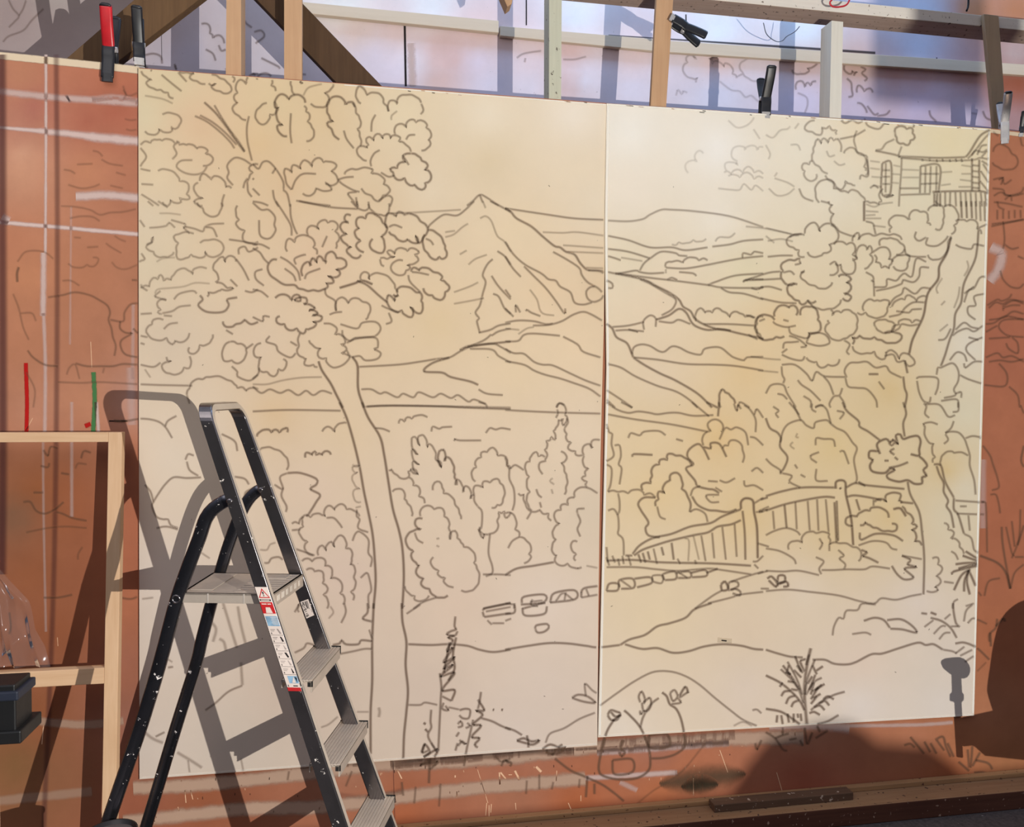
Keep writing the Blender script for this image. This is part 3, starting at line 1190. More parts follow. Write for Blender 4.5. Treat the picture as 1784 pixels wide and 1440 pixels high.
f0 = ray(892, 720); rx = ray(892+FPX, 720)-f0; uz = ray(892, 720-FPX)-f0
M = Matrix(((rx[0], uz[0], -f0[0], CAM[0]), (rx[1], uz[1], -f0[1], CAM[1]), (rx[2], uz[2], -f0[2], CAM[2]), (0, 0, 0, 1)))
camo.matrix_world = M; SC.camera = camo
SC.view_settings.view_transform = 'Standard'
SC.view_settings.look = 'None'
SC.cycles.transparent_max_bounces = 32
# ------------------------------------------------------------------ materials
def lin(c):
    return tuple(((v/255)/12.92 if v/255 <= .04045 else ((v/255+.055)/1.055)**2.4) for v in c)
def new_mat(name):
    m = bpy.data.materials.new(name); m.use_nodes = True
    nt = m.node_tree; b = nt.nodes['Principled BSDF']; return m, nt, b
def N(nt, t, **kw):
    n = nt.nodes.new(t)
    for k, v in kw.items():
        if k in n.inputs: n.inputs[k].default_value = v
        else: setattr(n, k, v)
    return n
def mix(nt, fac, a, b, mode='MIX'):
    n = nt.nodes.new('ShaderNodeMix'); n.data_type = 'RGBA'; n.blend_type = mode
    for i, v in ((0, fac), (6, a), (7, b)):
        if hasattr(v, 'is_linked') or isinstance(v, bpy.types.NodeSocket): nt.links.new(v, n.inputs[i])
        elif i == 0: n.inputs[0].default_value = v
        else: n.inputs[i].default_value = (*v[:3], 1)
    return n.outputs[2]
def noise(nt, scale, detail=4, rough=.55, vec=None, obj=True, sc=None):
    tc = N(nt, 'ShaderNodeTexCoord'); v = tc.outputs['Object']
    if sc:
        mp = N(nt, 'ShaderNodeMapping'); mp.inputs['Scale'].default_value = sc; nt.links.new(v, mp.inputs[0]); v = mp.outputs[0]
    n = N(nt, 'ShaderNodeTexNoise'); n.inputs['Scale'].default_value = scale; n.inputs['Detail'].default_value = detail; n.inputs['Roughness'].default_value = rough
    nt.links.new(v, n.inputs['Vector']); return n.outputs['Fac']
def ramp(nt, fac, stops):
    r = N(nt, 'ShaderNodeValToRGB'); e = r.color_ramp.elements
    while len(e) < len(stops): e.new(.5)
    for el, (p, c) in zip(e, stops):
        el.position = p; el.color = (*c, 1) if len(c) == 3 else c
    nt.links.new(fac, r.inputs[0]); return r.outputs[0]
def simple(name, c, rough=.7, metal=0., var=.12, scale=14, spec=.3, bump=0., sc=None):
    m, nt, b = new_mat(name); c = lin(c)
    n = noise(nt, scale, 5, sc=sc)
    col = ramp(nt, n, [(.3, tuple(v*(1-var) for v in c)), (.7, tuple(min(1, v*(1+var)) for v in c))])
    nt.links.new(col, b.inputs['Base Color'])
    b.inputs['Roughness'].default_value = rough; b.inputs['Metallic'].default_value = metal; b.inputs['Specular IOR Level'].default_value = spec
    if bump:
        bp = N(nt, 'ShaderNodeBump'); bp.inputs['Strength'].default_value = bump; bp.inputs['Distance'].default_value = .002
        nt.links.new(n, bp.inputs['Height']); nt.links.new(bp.outputs[0], b.inputs['Normal'])
    return m
def wood(name, c, dark, axis='z', grain=1., rough=.75, speck=None):
    m, nt, b = new_mat(name)
    s = {'x': (2, 40, 40), 'y': (40, 2, 40), 'z': (40, 40, 2)}[axis]
    g = noise(nt, 1.6, 6, .6, sc=s); k = noise(nt, 5, 3, .5)
    c1 = mix(nt, g, lin(c), lin(dark)); col = mix(nt, ramp(nt, k, [(.35, (0, 0, 0)), (.75, (.35*grain,)*3)]), c1, lin(dark))
    if speck:
        q = noise(nt, 55, 2, .5); col = mix(nt, ramp(nt, q, [(.66, (0, 0, 0)), (.7, (1, 1, 1))]), col, lin(speck))
    nt.links.new(col, b.inputs['Base Color']); b.inputs['Roughness'].default_value = rough; b.inputs['Specular IOR Level'].default_value = .25
    return m
def painted(name, grain=.05, speck=0., rough=.8, weave=False):
    """uneven surface colour, with light put in on the back wall: it comes from the attribute 'paint' laid on the mesh, broken up by noise"""
    m, nt, b = new_mat(name)
    a = N(nt, 'ShaderNodeAttribute'); a.attribute_name = 'paint'
    n = noise(nt, 7, 8, .65); n2 = noise(nt, 90, 2, .5)
    col = mix(nt, 1., a.outputs['Color'], ramp(nt, n, [(.25, (1-grain*1.6,)*3), (.75, (1+grain,)*3)]), 'MULTIPLY')
    if speck:
        n3 = noise(nt, 42, 3, .7); col = mix(nt, ramp(nt, n3, [(.70, (0, 0, 0)), (.76, (speck,)*3)]), col, lin((60, 45, 45)))
    nt.links.new(col, b.inputs['Base Color']); b.inputs['Roughness'].default_value = rough; b.inputs['Specular IOR Level'].default_value = .15
    bp = N(nt, 'ShaderNodeBump'); bp.inputs['Strength'].default_value = .12; bp.inputs['Distance'].default_value = .001
    nt.links.new(n2, bp.inputs['Height']); nt.links.new(bp.outputs[0], b.inputs['Normal'])
    return m
def stroke_mat(name, c, opacity, rag=0., ragscale=60, power=1., rough=.9):
    """flat drawn, brushed or projected mark with soft edges: UV.x runs across the mark, UV.y is how firmly it was made"""
    m, nt, b = new_mat(name); L = nt.links
    b.inputs['Base Color'].default_value = (*lin(c), 1); b.inputs['Roughness'].default_value = rough; b.inputs['Specular IOR Level'].default_value = .1
    uv = N(nt, 'ShaderNodeUVMap'); sx = N(nt, 'ShaderNodeSeparateXYZ'); L.new(uv.outputs[0], sx.inputs[0])
    def mth(op, a, bb=None):
        q = N(nt, 'ShaderNodeMath', operation=op)
        for i, v in enumerate((a, bb)):
            if v is None: continue
            if isinstance(v, (int, float)): q.inputs[i].default_value = v
            else: L.new(v, q.inputs[i])
        return q.outputs[0]
    t = mth('ABSOLUTE', mth('SUBTRACT', mth('MULTIPLY', sx.outputs[0], 2.), 1.))
    if rag:
        t = mth('ADD', t, mth('MULTIPLY', mth('SUBTRACT', noise(nt, ragscale, 4, .7), .5), rag))
    mr = N(nt, 'ShaderNodeMapRange', interpolation_type='SMOOTHSTEP'); L.new(t, mr.inputs[0])
    mr.inputs[1].default_value = power; mr.inputs[2].default_value = 0. if power == 1. else .5; mr.inputs[3].default_value = 0; mr.inputs[4].default_value = 1
    if power != 1.:
        mr.inputs[1].default_value = 1.; mr.inputs[2].default_value = 1-power
    al = mth('MULTIPLY', mth('MULTIPLY', mr.outputs[0], sx.outputs[1]), opacity)
    L.new(al, b.inputs['Alpha'])
    return m
# ------------------------------------------------------------------ mesh helpers
class MB:
    def __init__(s): s.v = []; s.f = []; s.mi = []; s.uv = []; s.smooth = []
    def face(s, idx, mi=0, uv=None, smooth=False):
        s.f.append(tuple(idx)); s.mi.append(mi); s.uv.append(uv or [(0, 0)]*len(idx)); s.smooth.append(smooth)
    def vert(s, p): s.v.append(tuple(float(q) for q in p)); return len(s.v)-1
    def hexa(s, p, mi=0):           # 8 points: bottom ring, top ring
        i = [s.vert(q) for q in p]
        for q in ((3, 2, 1, 0), (4, 5, 6, 7), (0, 1, 5, 4), (1, 2, 6, 5), (2, 3, 7, 6), (3, 0, 4, 7)): s.face([i[k] for k in q], mi)
    def box(s, x0, x1, y0, y1, z0, z1, mi=0):
        s.hexa([(x0, y0, z0), (x1, y0, z0), (x1, y1, z0), (x0, y1, z0), (x0, y0, z1), (x1, y0, z1), (x1, y1, z1), (x0, y1, z1)], mi)
    def prism(s, quad, d, mi=0):    # 4 front points and a depth vector
        d = np.asarray(d, float); q = [np.asarray(p, float) for p in quad]
        s.hexa([*q, *[p+d for p in q]], mi)
    def sweep(s, rings, mi=0, smooth=True, caps=True, closed=False):
        n = len(rings[0]); base = [[s.vert(p) for p in r] for r in rings]
        m = len(rings)
        for a in range(m if closed else m-1):
            b = (a+1) % m
            for k in range(n):
                s.face((base[a][k], base[a][(k+1) % n], base[b][(k+1) % n], base[b][k]), mi, smooth=smooth)
        if caps and not closed:
            s.face(base[0][::-1], mi); s.face(base[-1], mi)
    def tube(s, pts, r, n=10, mi=0, caps=True):
        pts = [Vector(p) for p in pts]; rings = []; up = None
        rr = r if isinstance(r, (list, tuple)) else [r]*len(pts)
        for i, p in enumerate(pts):
            d = (pts[min(i+1, len(pts)-1)]-pts[max(i-1, 0)]).normalized()
            if up is None: up = d.orthogonal().normalized()
            up = (up-d*up.dot(d)).normalized(); w = d.cross(up)
            rings.append([p+(up*math.cos(2*math.pi*k/n)+w*math.sin(2*math.pi*k/n))*rr[i] for k in range(n)])
        s.sweep(rings, mi, True, caps)
    def build(s, name, mats, parent=None, origin=None, bevel=0., recalc=True):
        me = bpy.data.meshes.new(name)
        o0 = Vector(origin) if origin is not None else (parent_loc(parent) if parent else Vector((0, 0, 0)))
        me.from_pydata([tuple(Vector(p)-o0) for p in s.v], [], s.f)
        for m in (mats if isinstance(mats, (list, tuple)) else [mats]): me.materials.append(m)
        me.polygons.foreach_set('material_index', s.mi); me.polygons.foreach_set('use_smooth', s.smooth)
        uvl = me.uv_layers.new(name='UVMap'); uvl.data.foreach_set('uv', [c for f in s.uv for p in f for c in p])
        if recalc:
            bm = bmesh.new(); bm.from_mesh(me); bmesh.ops.recalc_face_normals(bm, faces=bm.faces); bm.to_mesh(me); bm.free()
        o = bpy.data.objects.new(name, me); COL.objects.link(o)
        if parent is not None:
            o.parent = parent; o.location = o0-parent_loc(parent)
        else: o.location = o0
        if bevel:
            b = o.modifiers.new('edge', 'BEVEL'); b.width = bevel; b.segments = 2; b.limit_method = 'ANGLE'; b.angle_limit = math.radians(40)
        return o
def parent_loc(o):
    l = Vector((0, 0, 0))
    while o is not None: l = l+o.location; o = o.parent
    return l
def tag(o, label=None, cat=None, group=None, kind=None):
    if label: o['label'] = label
    if cat: o['category'] = cat
    if group: o['group'] = group
    if kind: o['kind'] = kind
    return o
def empty(name, loc):
    o = bpy.data.objects.new(name, None); o.location = loc; o.empty_display_size = .1; COL.objects.link(o); return o
def catmull(P, step):
    P = [np.array(p, float) for p in P]
    if len(P) == 2:
        n = max(1, int(np.linalg.norm(P[1]-P[0])/step)); return [P[0]+(P[1]-P[0])*i/n for i in range(n+1)]
    out = []; Q = [2*P[0]-P[1]]+P+[2*P[-1]-P[-2]]
    for i in range(1, len(Q)-2):
        n = max(1, int(np.linalg.norm(Q[i+1]-Q[i])/step))
        for k in range(n):
            t = k/n; a, b, c, d = Q[i-1:i+3]
            out.append(.5*((2*b)+(c-a)*t+(2*a-5*b+4*c-d)*t*t+(3*b-a-3*c+d)*t**3))
    out.append(P[-1]); return out
def ribbon(mb, pts, w, strength, lift, mi, taper=True):
    """pts: pixel points already sampled; lift(px,py)->3D on the surface; w: width in px or list"""
    n = len(pts)
    if n < 2: return
    ids = []
    for i, p in enumerate(pts):
        d = pts[min(i+1, n-1)]-pts[max(i-1, 0)]; L = np.linalg.norm(d)
        if L < 1e-6: d = np.array([1., 0]); L = 1.
        nn = np.array([-d[1], d[0]])/L; ww = (w[i] if isinstance(w, list) else w)/2
        ids.append((mb.vert(lift(*(p+nn*ww))), mb.vert(lift(*(p-nn*ww)))))
    st = [strength]*n
    if taper and n > 3: st[0] *= .7; st[-1] *= .7
    for i in range(n-1):
        mb.face((ids[i][0], ids[i+1][0], ids[i+1][1], ids[i][1]), mi, [(0, st[i]), (0, st[i+1]), (1, st[i+1]), (1, st[i])])
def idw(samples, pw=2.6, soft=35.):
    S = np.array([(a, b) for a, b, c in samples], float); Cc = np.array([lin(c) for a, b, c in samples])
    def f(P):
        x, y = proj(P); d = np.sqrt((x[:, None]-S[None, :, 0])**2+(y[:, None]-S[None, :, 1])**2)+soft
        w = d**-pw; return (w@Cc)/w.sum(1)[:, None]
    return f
def paint(o, fn, gain=1.):
    me = o.data; P = np.array([tuple(o.matrix_world @ v.co) for v in me.vertices]); o_loc = parent_loc(o)
    P = np.array([tuple(v.co+o_loc) for v in me.vertices])
    c = np.clip(fn(P)*gain, 0, .95); at = me.attributes.new('paint', 'FLOAT_COLOR', 'POINT')
    at.data.foreach_set('color', np.c_[c, np.ones(len(c))].ravel())
def grid(mb, fn, nu, nv, mi=0):
    ids = [[mb.vert(fn(i/nu, j/nv)) for i in range(nu+1)] for j in range(nv+1)]
    for j in range(nv):
        for i in range(nu): mb.face((ids[j][i], ids[j][i+1], ids[j+1][i+1], ids[j+1][i]), mi)
    return ids
# ------------------------------------------------------------------ shared materials
LINEWORK = stroke_mat('drawn_and_projected_line', (112, 86, 68), .53)
WHITEPAINT = stroke_mat('brushed_white_paint', (216, 192, 184), .85, rag=.55, ragscale=26, power=.85)
GREYPAINT = stroke_mat('brushed_grey_paint', (190, 158, 136), .85, rag=.7, ragscale=14, power=.65)
DARKSTROKE = stroke_mat('dark_soft_stroke', (84, 48, 52), .6, power=.9)
REDPAINT = stroke_mat('red_paint_mark', (176, 28, 26), .95, rag=.4, power=.5)
GREENPAINT = stroke_mat('green_paint_mark', (70, 120, 72), .9, rag=.9, power=.5)
SCRATCH = stroke_mat('bare_scratch', (232, 186, 150), .95, rag=.6, power=.6)
BLACKLINE = stroke_mat('black_gap', (38, 32, 32), .95, power=.6)
DARKGREEN = stroke_mat('dark_green_smear', (72, 68, 54), .8, rag=.5, ragscale=14, power=1.)
RIM = stroke_mat('bright_paper_rim', (250, 244, 232), .85, rag=.2, power=.5)
CREAM = stroke_mat('cream_edge_paint', (216, 196, 168), .95, rag=.3, power=.35)
STROKEMATS = [LINEWORK, WHITEPAINT, GREYPAINT, DARKSTROKE, REDPAINT, GREENPAINT, SCRATCH, BLACKLINE, DARKGREEN, CREAM, RIM]
LINE, WHT, GRY, DRK, RED, GRN, SCR, BLK, DGR, CRM, RIMW = range(1, 12)
PINE = wood('pine', (218, 184, 150), (190, 150, 112), 'z')
PINEX = wood('pine_rail', (218, 184, 150), (190, 150, 112), 'x')
STUDWOOD = wood('stud_wood', (206, 170, 134), (172, 132, 98), 'z')
PALEWOOD = wood('painted_stud', (206, 206, 186), (172, 170, 150), 'z', .5, speck=(90, 80, 70))
WHITEWOOD = wood('white_painted_timber', (226, 222, 210), (200, 194, 182), 'z', .5)
BEAMWOOD = wood('white_painted_beam', (232, 226, 216), (206, 196, 184), 'x', .6, speck=(120, 105, 95))
BEAMUNDER = wood('bare_beam_underside', (200, 176, 158), (150, 126, 110), 'x', 1., speck=(90, 75, 65))
BROWNWOOD = wood('brown_brace', (120, 92, 62), (78, 56, 38), 'z', 1.)
DARKWOOD = wood('dark_brown_brace', (96, 72, 50), (60, 42, 28), 'z', 1.)
OLIVEWOOD = wood('grey_brown_board', (186, 164, 136), (160, 138, 112), 'z', .4)
# ------------------------------------------------------------------ back wall
YB = .68
TPTS = [(-700, 20.), (0, 94), (241, 118), (1057, 179.5), (1726, 223.5), (1784, 230), (2700, 335)]
TXZ = sorted((float(onY(x, y)[0]), float(onY(x, y)[2])) for x, y in TPTS)
ZTF = lambda x: float(np.interp(x, [q[0] for q in TXZ], [q[1] for q in TXZ]))
ZT = ZTF(0)
TOPL = lambda x: 93+x*(25/240.) if x < 240 else (118+(x-240)*(62/817.) if x < 1057 else 180+(x-1057)*(44/668.))
BACKS = [(30, 30, (178, 160, 158)), (100, 60, (185, 168, 165)), (200, 20, (190, 175, 172)), (300, 60, (190, 178, 185)), (330, 90, (190, 182, 195)), (380, 80, (205, 192, 195)), (470, 90, (212, 200, 205)),  # pink where projector light is blocked and dimmer left are put into the colour
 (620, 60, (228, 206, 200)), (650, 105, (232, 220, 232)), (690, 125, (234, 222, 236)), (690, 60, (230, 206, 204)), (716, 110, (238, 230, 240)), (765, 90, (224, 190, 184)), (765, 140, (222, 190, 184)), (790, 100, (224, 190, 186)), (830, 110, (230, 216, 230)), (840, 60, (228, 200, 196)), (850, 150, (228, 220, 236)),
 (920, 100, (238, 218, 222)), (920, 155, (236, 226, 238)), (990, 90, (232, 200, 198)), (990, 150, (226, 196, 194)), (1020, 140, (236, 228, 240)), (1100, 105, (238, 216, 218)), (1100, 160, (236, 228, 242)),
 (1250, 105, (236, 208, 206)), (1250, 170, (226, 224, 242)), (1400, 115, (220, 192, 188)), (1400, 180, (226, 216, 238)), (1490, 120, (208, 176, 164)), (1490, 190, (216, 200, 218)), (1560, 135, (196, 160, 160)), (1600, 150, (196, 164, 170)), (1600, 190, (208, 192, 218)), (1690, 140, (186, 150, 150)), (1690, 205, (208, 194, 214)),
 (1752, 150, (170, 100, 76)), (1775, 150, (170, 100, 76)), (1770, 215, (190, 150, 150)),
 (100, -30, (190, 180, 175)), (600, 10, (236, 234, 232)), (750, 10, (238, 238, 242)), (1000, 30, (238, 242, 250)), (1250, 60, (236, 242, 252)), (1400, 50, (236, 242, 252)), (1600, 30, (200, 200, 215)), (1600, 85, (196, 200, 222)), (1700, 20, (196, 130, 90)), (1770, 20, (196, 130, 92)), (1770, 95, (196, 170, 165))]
mb = MB()
bx0, bx1 = -2.2, 6.2
grid(mb, lambda u, v: (bx0+(bx1-bx0)*u, YB, 0+4.4*v), 168, 100, 0)
backL = lambda x, y: onY(x, y, YB-.0015)
def seg(mb, pts, w, s, mi, lift, step=4, taper=False):
    ribbon(mb, catmull([np.array(p, float) for p in pts], step), w, s, lift, mi, taper)
seg(mb, [(705, 38), (707, 150)], 5, 1, BLK, backL)
seg(mb, [(716, 75), (719, 150)], 20, .8, WHT, backL)
seg(mb, [(917, -10), (917, 44)], 3, 1, BLK, backL)
seg(mb, [(1195, 25), (1196, 68)], 3, .9, BLK, backL)
seg(mb, [(1060, 61), (1150, 67), (1330, 79), (1525, 92)], [2+min(4, i*.05) for i in range(800)], .75, BLK, backL)
seg(mb, [(1632, 100), (1632, 116)], 3, .9, BLK, backL)
seg(mb, [(281, 50), (282, 105)], 1.6, .6, BLK, backL)
backwall_mb = mb
# ------------------------------------------------------------------ front wall (painted stage flat)
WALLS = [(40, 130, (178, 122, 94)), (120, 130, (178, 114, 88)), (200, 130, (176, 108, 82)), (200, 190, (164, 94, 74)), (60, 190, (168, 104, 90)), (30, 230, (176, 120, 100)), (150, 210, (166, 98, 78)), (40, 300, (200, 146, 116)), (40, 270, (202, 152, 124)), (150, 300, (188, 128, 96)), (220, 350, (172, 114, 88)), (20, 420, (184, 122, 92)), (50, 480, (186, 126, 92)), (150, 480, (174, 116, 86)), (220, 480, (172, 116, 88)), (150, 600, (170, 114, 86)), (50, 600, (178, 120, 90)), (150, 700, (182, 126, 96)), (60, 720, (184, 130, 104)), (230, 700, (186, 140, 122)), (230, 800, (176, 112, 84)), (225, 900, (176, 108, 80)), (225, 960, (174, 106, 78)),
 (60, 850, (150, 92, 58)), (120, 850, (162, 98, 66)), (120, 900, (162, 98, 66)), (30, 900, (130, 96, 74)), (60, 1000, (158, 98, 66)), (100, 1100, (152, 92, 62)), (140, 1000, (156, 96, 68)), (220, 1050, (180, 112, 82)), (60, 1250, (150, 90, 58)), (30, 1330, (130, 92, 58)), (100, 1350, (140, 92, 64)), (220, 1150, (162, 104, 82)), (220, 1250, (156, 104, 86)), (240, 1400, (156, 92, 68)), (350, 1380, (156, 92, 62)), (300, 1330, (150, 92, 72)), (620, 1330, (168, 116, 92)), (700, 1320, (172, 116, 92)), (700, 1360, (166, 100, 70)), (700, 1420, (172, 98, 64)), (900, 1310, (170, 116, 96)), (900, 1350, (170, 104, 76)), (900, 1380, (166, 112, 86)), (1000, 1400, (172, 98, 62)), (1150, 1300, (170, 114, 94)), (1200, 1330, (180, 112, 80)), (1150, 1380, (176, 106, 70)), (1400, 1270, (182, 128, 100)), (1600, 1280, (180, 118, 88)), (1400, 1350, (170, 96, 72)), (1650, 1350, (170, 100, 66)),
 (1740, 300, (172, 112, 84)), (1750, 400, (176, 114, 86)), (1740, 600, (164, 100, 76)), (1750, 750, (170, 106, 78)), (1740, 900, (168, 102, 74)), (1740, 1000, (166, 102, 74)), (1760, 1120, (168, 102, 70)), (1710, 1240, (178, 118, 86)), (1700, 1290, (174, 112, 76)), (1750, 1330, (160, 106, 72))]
mb = MB()
fx0, fx1 = -1.6, 5.2
NU, NV = 170, 70
gw = grid(mb, lambda u, v: (fx0+(fx1-fx0)*u, 0, ZTF(fx0+(fx1-fx0)*u)*v), NU, NV, 0)
# back and top of the flat
tp = [mb.vert((mb.v[q][0], .026, mb.v[q][2])) for q in gw[NV]]; bt = [mb.vert((mb.v[q][0], .026, 0)) for q in gw[0]]
for k in range(NU):
    mb.face((gw[NV][k], gw[NV][k+1], tp[k+1], tp[k])); mb.face((tp[k], tp[k+1], bt[k+1], bt[k]))
wallL = lambda x, y: onY(x, y, -.0012)
wallL2 = lambda x, y: onY(x, y, -.0018)
S = lambda pts, w, s, mi, step=4, lift=wallL, taper=False: seg(mb, pts, w, s, mi, lift, step, taper)
S([(-420, 54), (120, 109), (242, 122)], 15, 1, CRM)
S([(1726, 228), (1790, 236)], 8, .9, CRM)
S([(-420, 110), (60, 166), (130, 172), (240, 180)], 18, .7, WHT)
S([(-420, 186), (80, 229), (160, 238), (242, 246)], [16+8*math.sin(i*.05) for i in range(400)], .95, WHT)
S([(160, 172), (200, 168), (240, 176)], 14, .45, WHT)
S([(132, 342), (190, 340), (242, 345)], 22, .9, WHT)
S([(-420, 352), (60, 392), (150, 400), (242, 408)], 11, 1, WHT)
S([(3, 378), (16, 385)], 22, .8, WHT)
S([(80, 95), (80, 250), (79, 440)], 8, .85, WHT)
S([(76, 440), (75, 550)], 15, .8, WHT); S([(76, 545), (79, 640), (78, 760)], 10, .6, WHT)
S([(125, 700), (125, 900)], 9, .45, WHT); S([(124, 360), (122, 600)], 6, .3, WHT)
S([(75, 770), (76, 900), (80, 1100)], 7, .4, WHT)
S([(98, 95), (100, 400), (98, 760), (92, 1060), (76, 1445)], 15, .62, DRK, lift=wallL2)
S([(3, 95), (4, 400), (5, 760), (3, 1000)], 24, .95, DRK, lift=wallL2)  # dark band down the far left of the flat
S([(45, 632), (47, 700), (46, 752)], 9, 1, RED); S([(148, 742), (158, 738)], 10, .9, RED)
S([(163, 648), (165, 700), (162, 756)], 10, 1, GRN); S([(168, 700), (172, 756)], 9, .8, WHT)
S([(158, 595), (160, 640)], 2, .8, SCR)
S([(232, 530), (231, 660)], 10, .35, WHT)
S([(228, 640), (230, 740)], 22, .4, WHT)
S([(1726, 430), (1745, 442), (1738, 470), (1724, 490)], 26, .7, WHT); S([(1712, 800), (1712, 920)], 18, .4, WHT)
S([(45, 750), (57, 728)], 2, .8, SCR)
S([(190, 733), (205, 733), (222, 733)], 3, 1, BLK)
# bands of grey-white wash along the bottom of the flat
S([(60, 1255), (140, 1262), (190, 1258), (215, 1255)], 20, .7, GRY); S([(-5, 1395), (90, 1385), (160, 1378)], 22, .5, GRY)
S([(232, 1372), (330, 1368), (440, 1358), (540, 1346), (660, 1332), (760, 1328), (900, 1318), (1030, 1302), (1250, 1288), (1400, 1284)], [32]*600, 1, GRY)
S([(215, 1432), (340, 1418), (440, 1408), (560, 1405), (700, 1388), (830, 1372), (950, 1362), (1020, 1356)], [32]*600, 1, GRY)
S([(680, 1330), (780, 1322), (900, 1310), (1000, 1306)], 20, .6, GRY)
S([(1040, 1310), (1150, 1302), (1270, 1293)], 18, .9, WHT)
S([(1020, 1355), (1100, 1350), (1180, 1345)], 14, .8, WHT)
S([(1080, 1362), (1110, 1376)], 14, .5, WHT)
S([(1340, 1265), (1420, 1262), (1480, 1268)], 26, .7, WHT); S([(1480, 1264), (1600, 1262), (1660, 1258)], 10, .6, WHT)
def blob(x0, x1, y0, y1, h, s_): n_ = max(3, int((x1-x0)/4)); S([(x0+(x1-x0)*i/n_, y0+(y1-y0)*i/n_) for i in range(n_+1)], [1+h*math.sin(math.pi*min(1, i/n_))**.6 for i in range(4*n_+8)][:], s_, DGR, 400)
blob(1148, 1300, 1366, 1346, 66, .75); blob(1186, 1252, 1372, 1364, 40, .9)
S([(1208, 1355), (1208, 1386)], 2, 1, SCR)
for p in [((870, 1345), (871, 1366), 3.5), ((872, 1345), (881, 1356), 4), ((897, 1342), (905, 1358), 5), ((934, 1335), (943, 1344), 6), ((970, 1342), (969, 1360), 1.8), ((832, 1340), (850, 1398), 1.4), ((848, 1398), (846, 1420), 1.6), ((852, 1402), (852, 1422), 2), ((856, 1400), (855, 1415), 2), ((898, 1398), (899, 1410), 1.6), ((990, 1398), (996, 1412), 2), ((1012, 1385), (1012, 1395), 1.5), ((1254, 1306), (1268, 1345), 1.8), ((1353, 1345), (1364, 1382), 1.8), ((692, 1340), (700, 1356), 3), ((793, 1350), (793, 1354), 3), ((796, 1378), (796, 1388), 2), ((322, 1376), (324, 1398), 2), ((332, 1376), (336, 1392), 2), ((310, 1405), (312, 1412), 2), ((738, 1432), (738, 1440), 2), ((886, 1349), (892, 1349), 2), ((1700, 940), (1700, 950), 1.5), ((100, 1110), (101, 1125), 1.5), ((76, 1262), (73, 1296), 2), ((1385, 1272), (1385, 1281), 1.8)]:
    S([p[0], p[1]], p[2], 1, SCR, 8)
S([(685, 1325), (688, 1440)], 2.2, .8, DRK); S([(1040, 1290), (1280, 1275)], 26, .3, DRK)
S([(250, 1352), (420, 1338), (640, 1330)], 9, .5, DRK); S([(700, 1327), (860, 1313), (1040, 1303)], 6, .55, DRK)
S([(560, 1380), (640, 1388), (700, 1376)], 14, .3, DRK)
for k in range(70):                       # paint spatter low on the flat
    x = random.uniform(245, 1300); y = TOPL(x)+0; y = 1375-(x-250)*.085+random.uniform(-30, 60)
    S([(x, y), (x+random.uniform(-.5, .5), y+random.uniform(1.5, 5))], 1.6, .8, random.choice([SCR, SCR, BLK]), 8)
wall_mb = mb
# ------------------------------------------------------------------ two drawing boards
LEFTPOLY = [(241, 119), (1057, 181), (1054, 400), (1052, 560), (1046, 800), (1042.5, 1060), (1040.5, 1298), (243, 1357)]
RIGHTPOLY = [(1057, 180), (1726, 224), (1697, 1246), (1042, 1284), (1047, 1060), (1053, 800), (1056.5, 640), (1053.5, 400)]
def inside(p, poly):
    x, y = p; c = False; n = len(poly)
    for i in range(n):
        x1, y1 = poly[i]; x2, y2 = poly[(i+1) % n]
        if (y1 > y) != (y2 > y) and x < (x2-x1)*(y-y1)/(y2-y1)+x1: c = not c
    return c
def along(poly, t):
    L = [0]
    for a, b in zip(poly, poly[1:]): L.append(L[-1]+math.dist(a, b))
    d = t*L[-1]
    for i in range(len(poly)-1):
        if d <= L[i+1]+1e-9:
            k = (d-L[i])/(L[i+1]-L[i]); return np.array(poly[i])*(1-k)+np.array(poly[i+1])*k
    return np.array(poly[-1], float)
YL, YR = -.011, -.015
LS = [(300, 150, (205, 188, 150)), (250, 200, (206, 192, 158)), (270, 300, (213, 192, 158)), (260, 380, (210, 192, 164)), (260, 450, (208, 190, 160)), (350, 220, (208, 174, 138)), (330, 200, (210, 180, 146)), (450, 250, (208, 178, 135)), (560, 200, (207, 182, 142)), (480, 180, (208, 186, 146)), (700, 200, (217, 200, 167)), (850, 200, (226, 212, 188)), (1000, 200, (232, 220, 202)), (1000, 300, (224, 206, 178)), (1040, 350, (222, 206, 180)), (850, 280, (212, 192, 158)), (650, 350, (209, 185, 150)), (750, 330, (218, 200, 172)), (400, 350, (210, 185, 150)), (550, 450, (212, 182, 150)), (500, 320, (208, 178, 140)), (700, 450, (215, 190, 155)), (760, 560, (215, 190, 150)), (300, 600, (205, 185, 160)), (450, 600, (212, 188, 160)), (650, 600, (215, 190, 155)), (900, 400, (222, 200, 165)), (950, 500, (222, 195, 158)), (900, 650, (222, 198, 162)), (1000, 600, (225, 200, 165)), (480, 720, (210, 180, 140)), (350, 750, (214, 194, 170)), (300, 800, (216, 198, 176)), (600, 750, (215, 190, 155)), (800, 750, (220, 197, 168)), (1000, 760, (224, 202, 174)), (550, 850, (215, 190, 165)), (750, 850, (216, 194, 168)), (900, 900, (222, 199, 172)), (600, 1000, (212, 187, 162)), (800, 1050, (215, 190, 162)), (950, 1050, (222, 202, 178)), (300, 1100, (206, 190, 170)), (270, 1000, (212, 196, 176)), (500, 1200, (205, 182, 158)), (750, 1200, (208, 186, 162)), (950, 1200, (215, 195, 172)), (400, 1300, (202, 186, 164)), (900, 1280, (214, 195, 174)), (260, 1300, (206, 190, 170)), (1040, 500, (215, 190, 155)), (1035, 900, (214, 194, 168))]
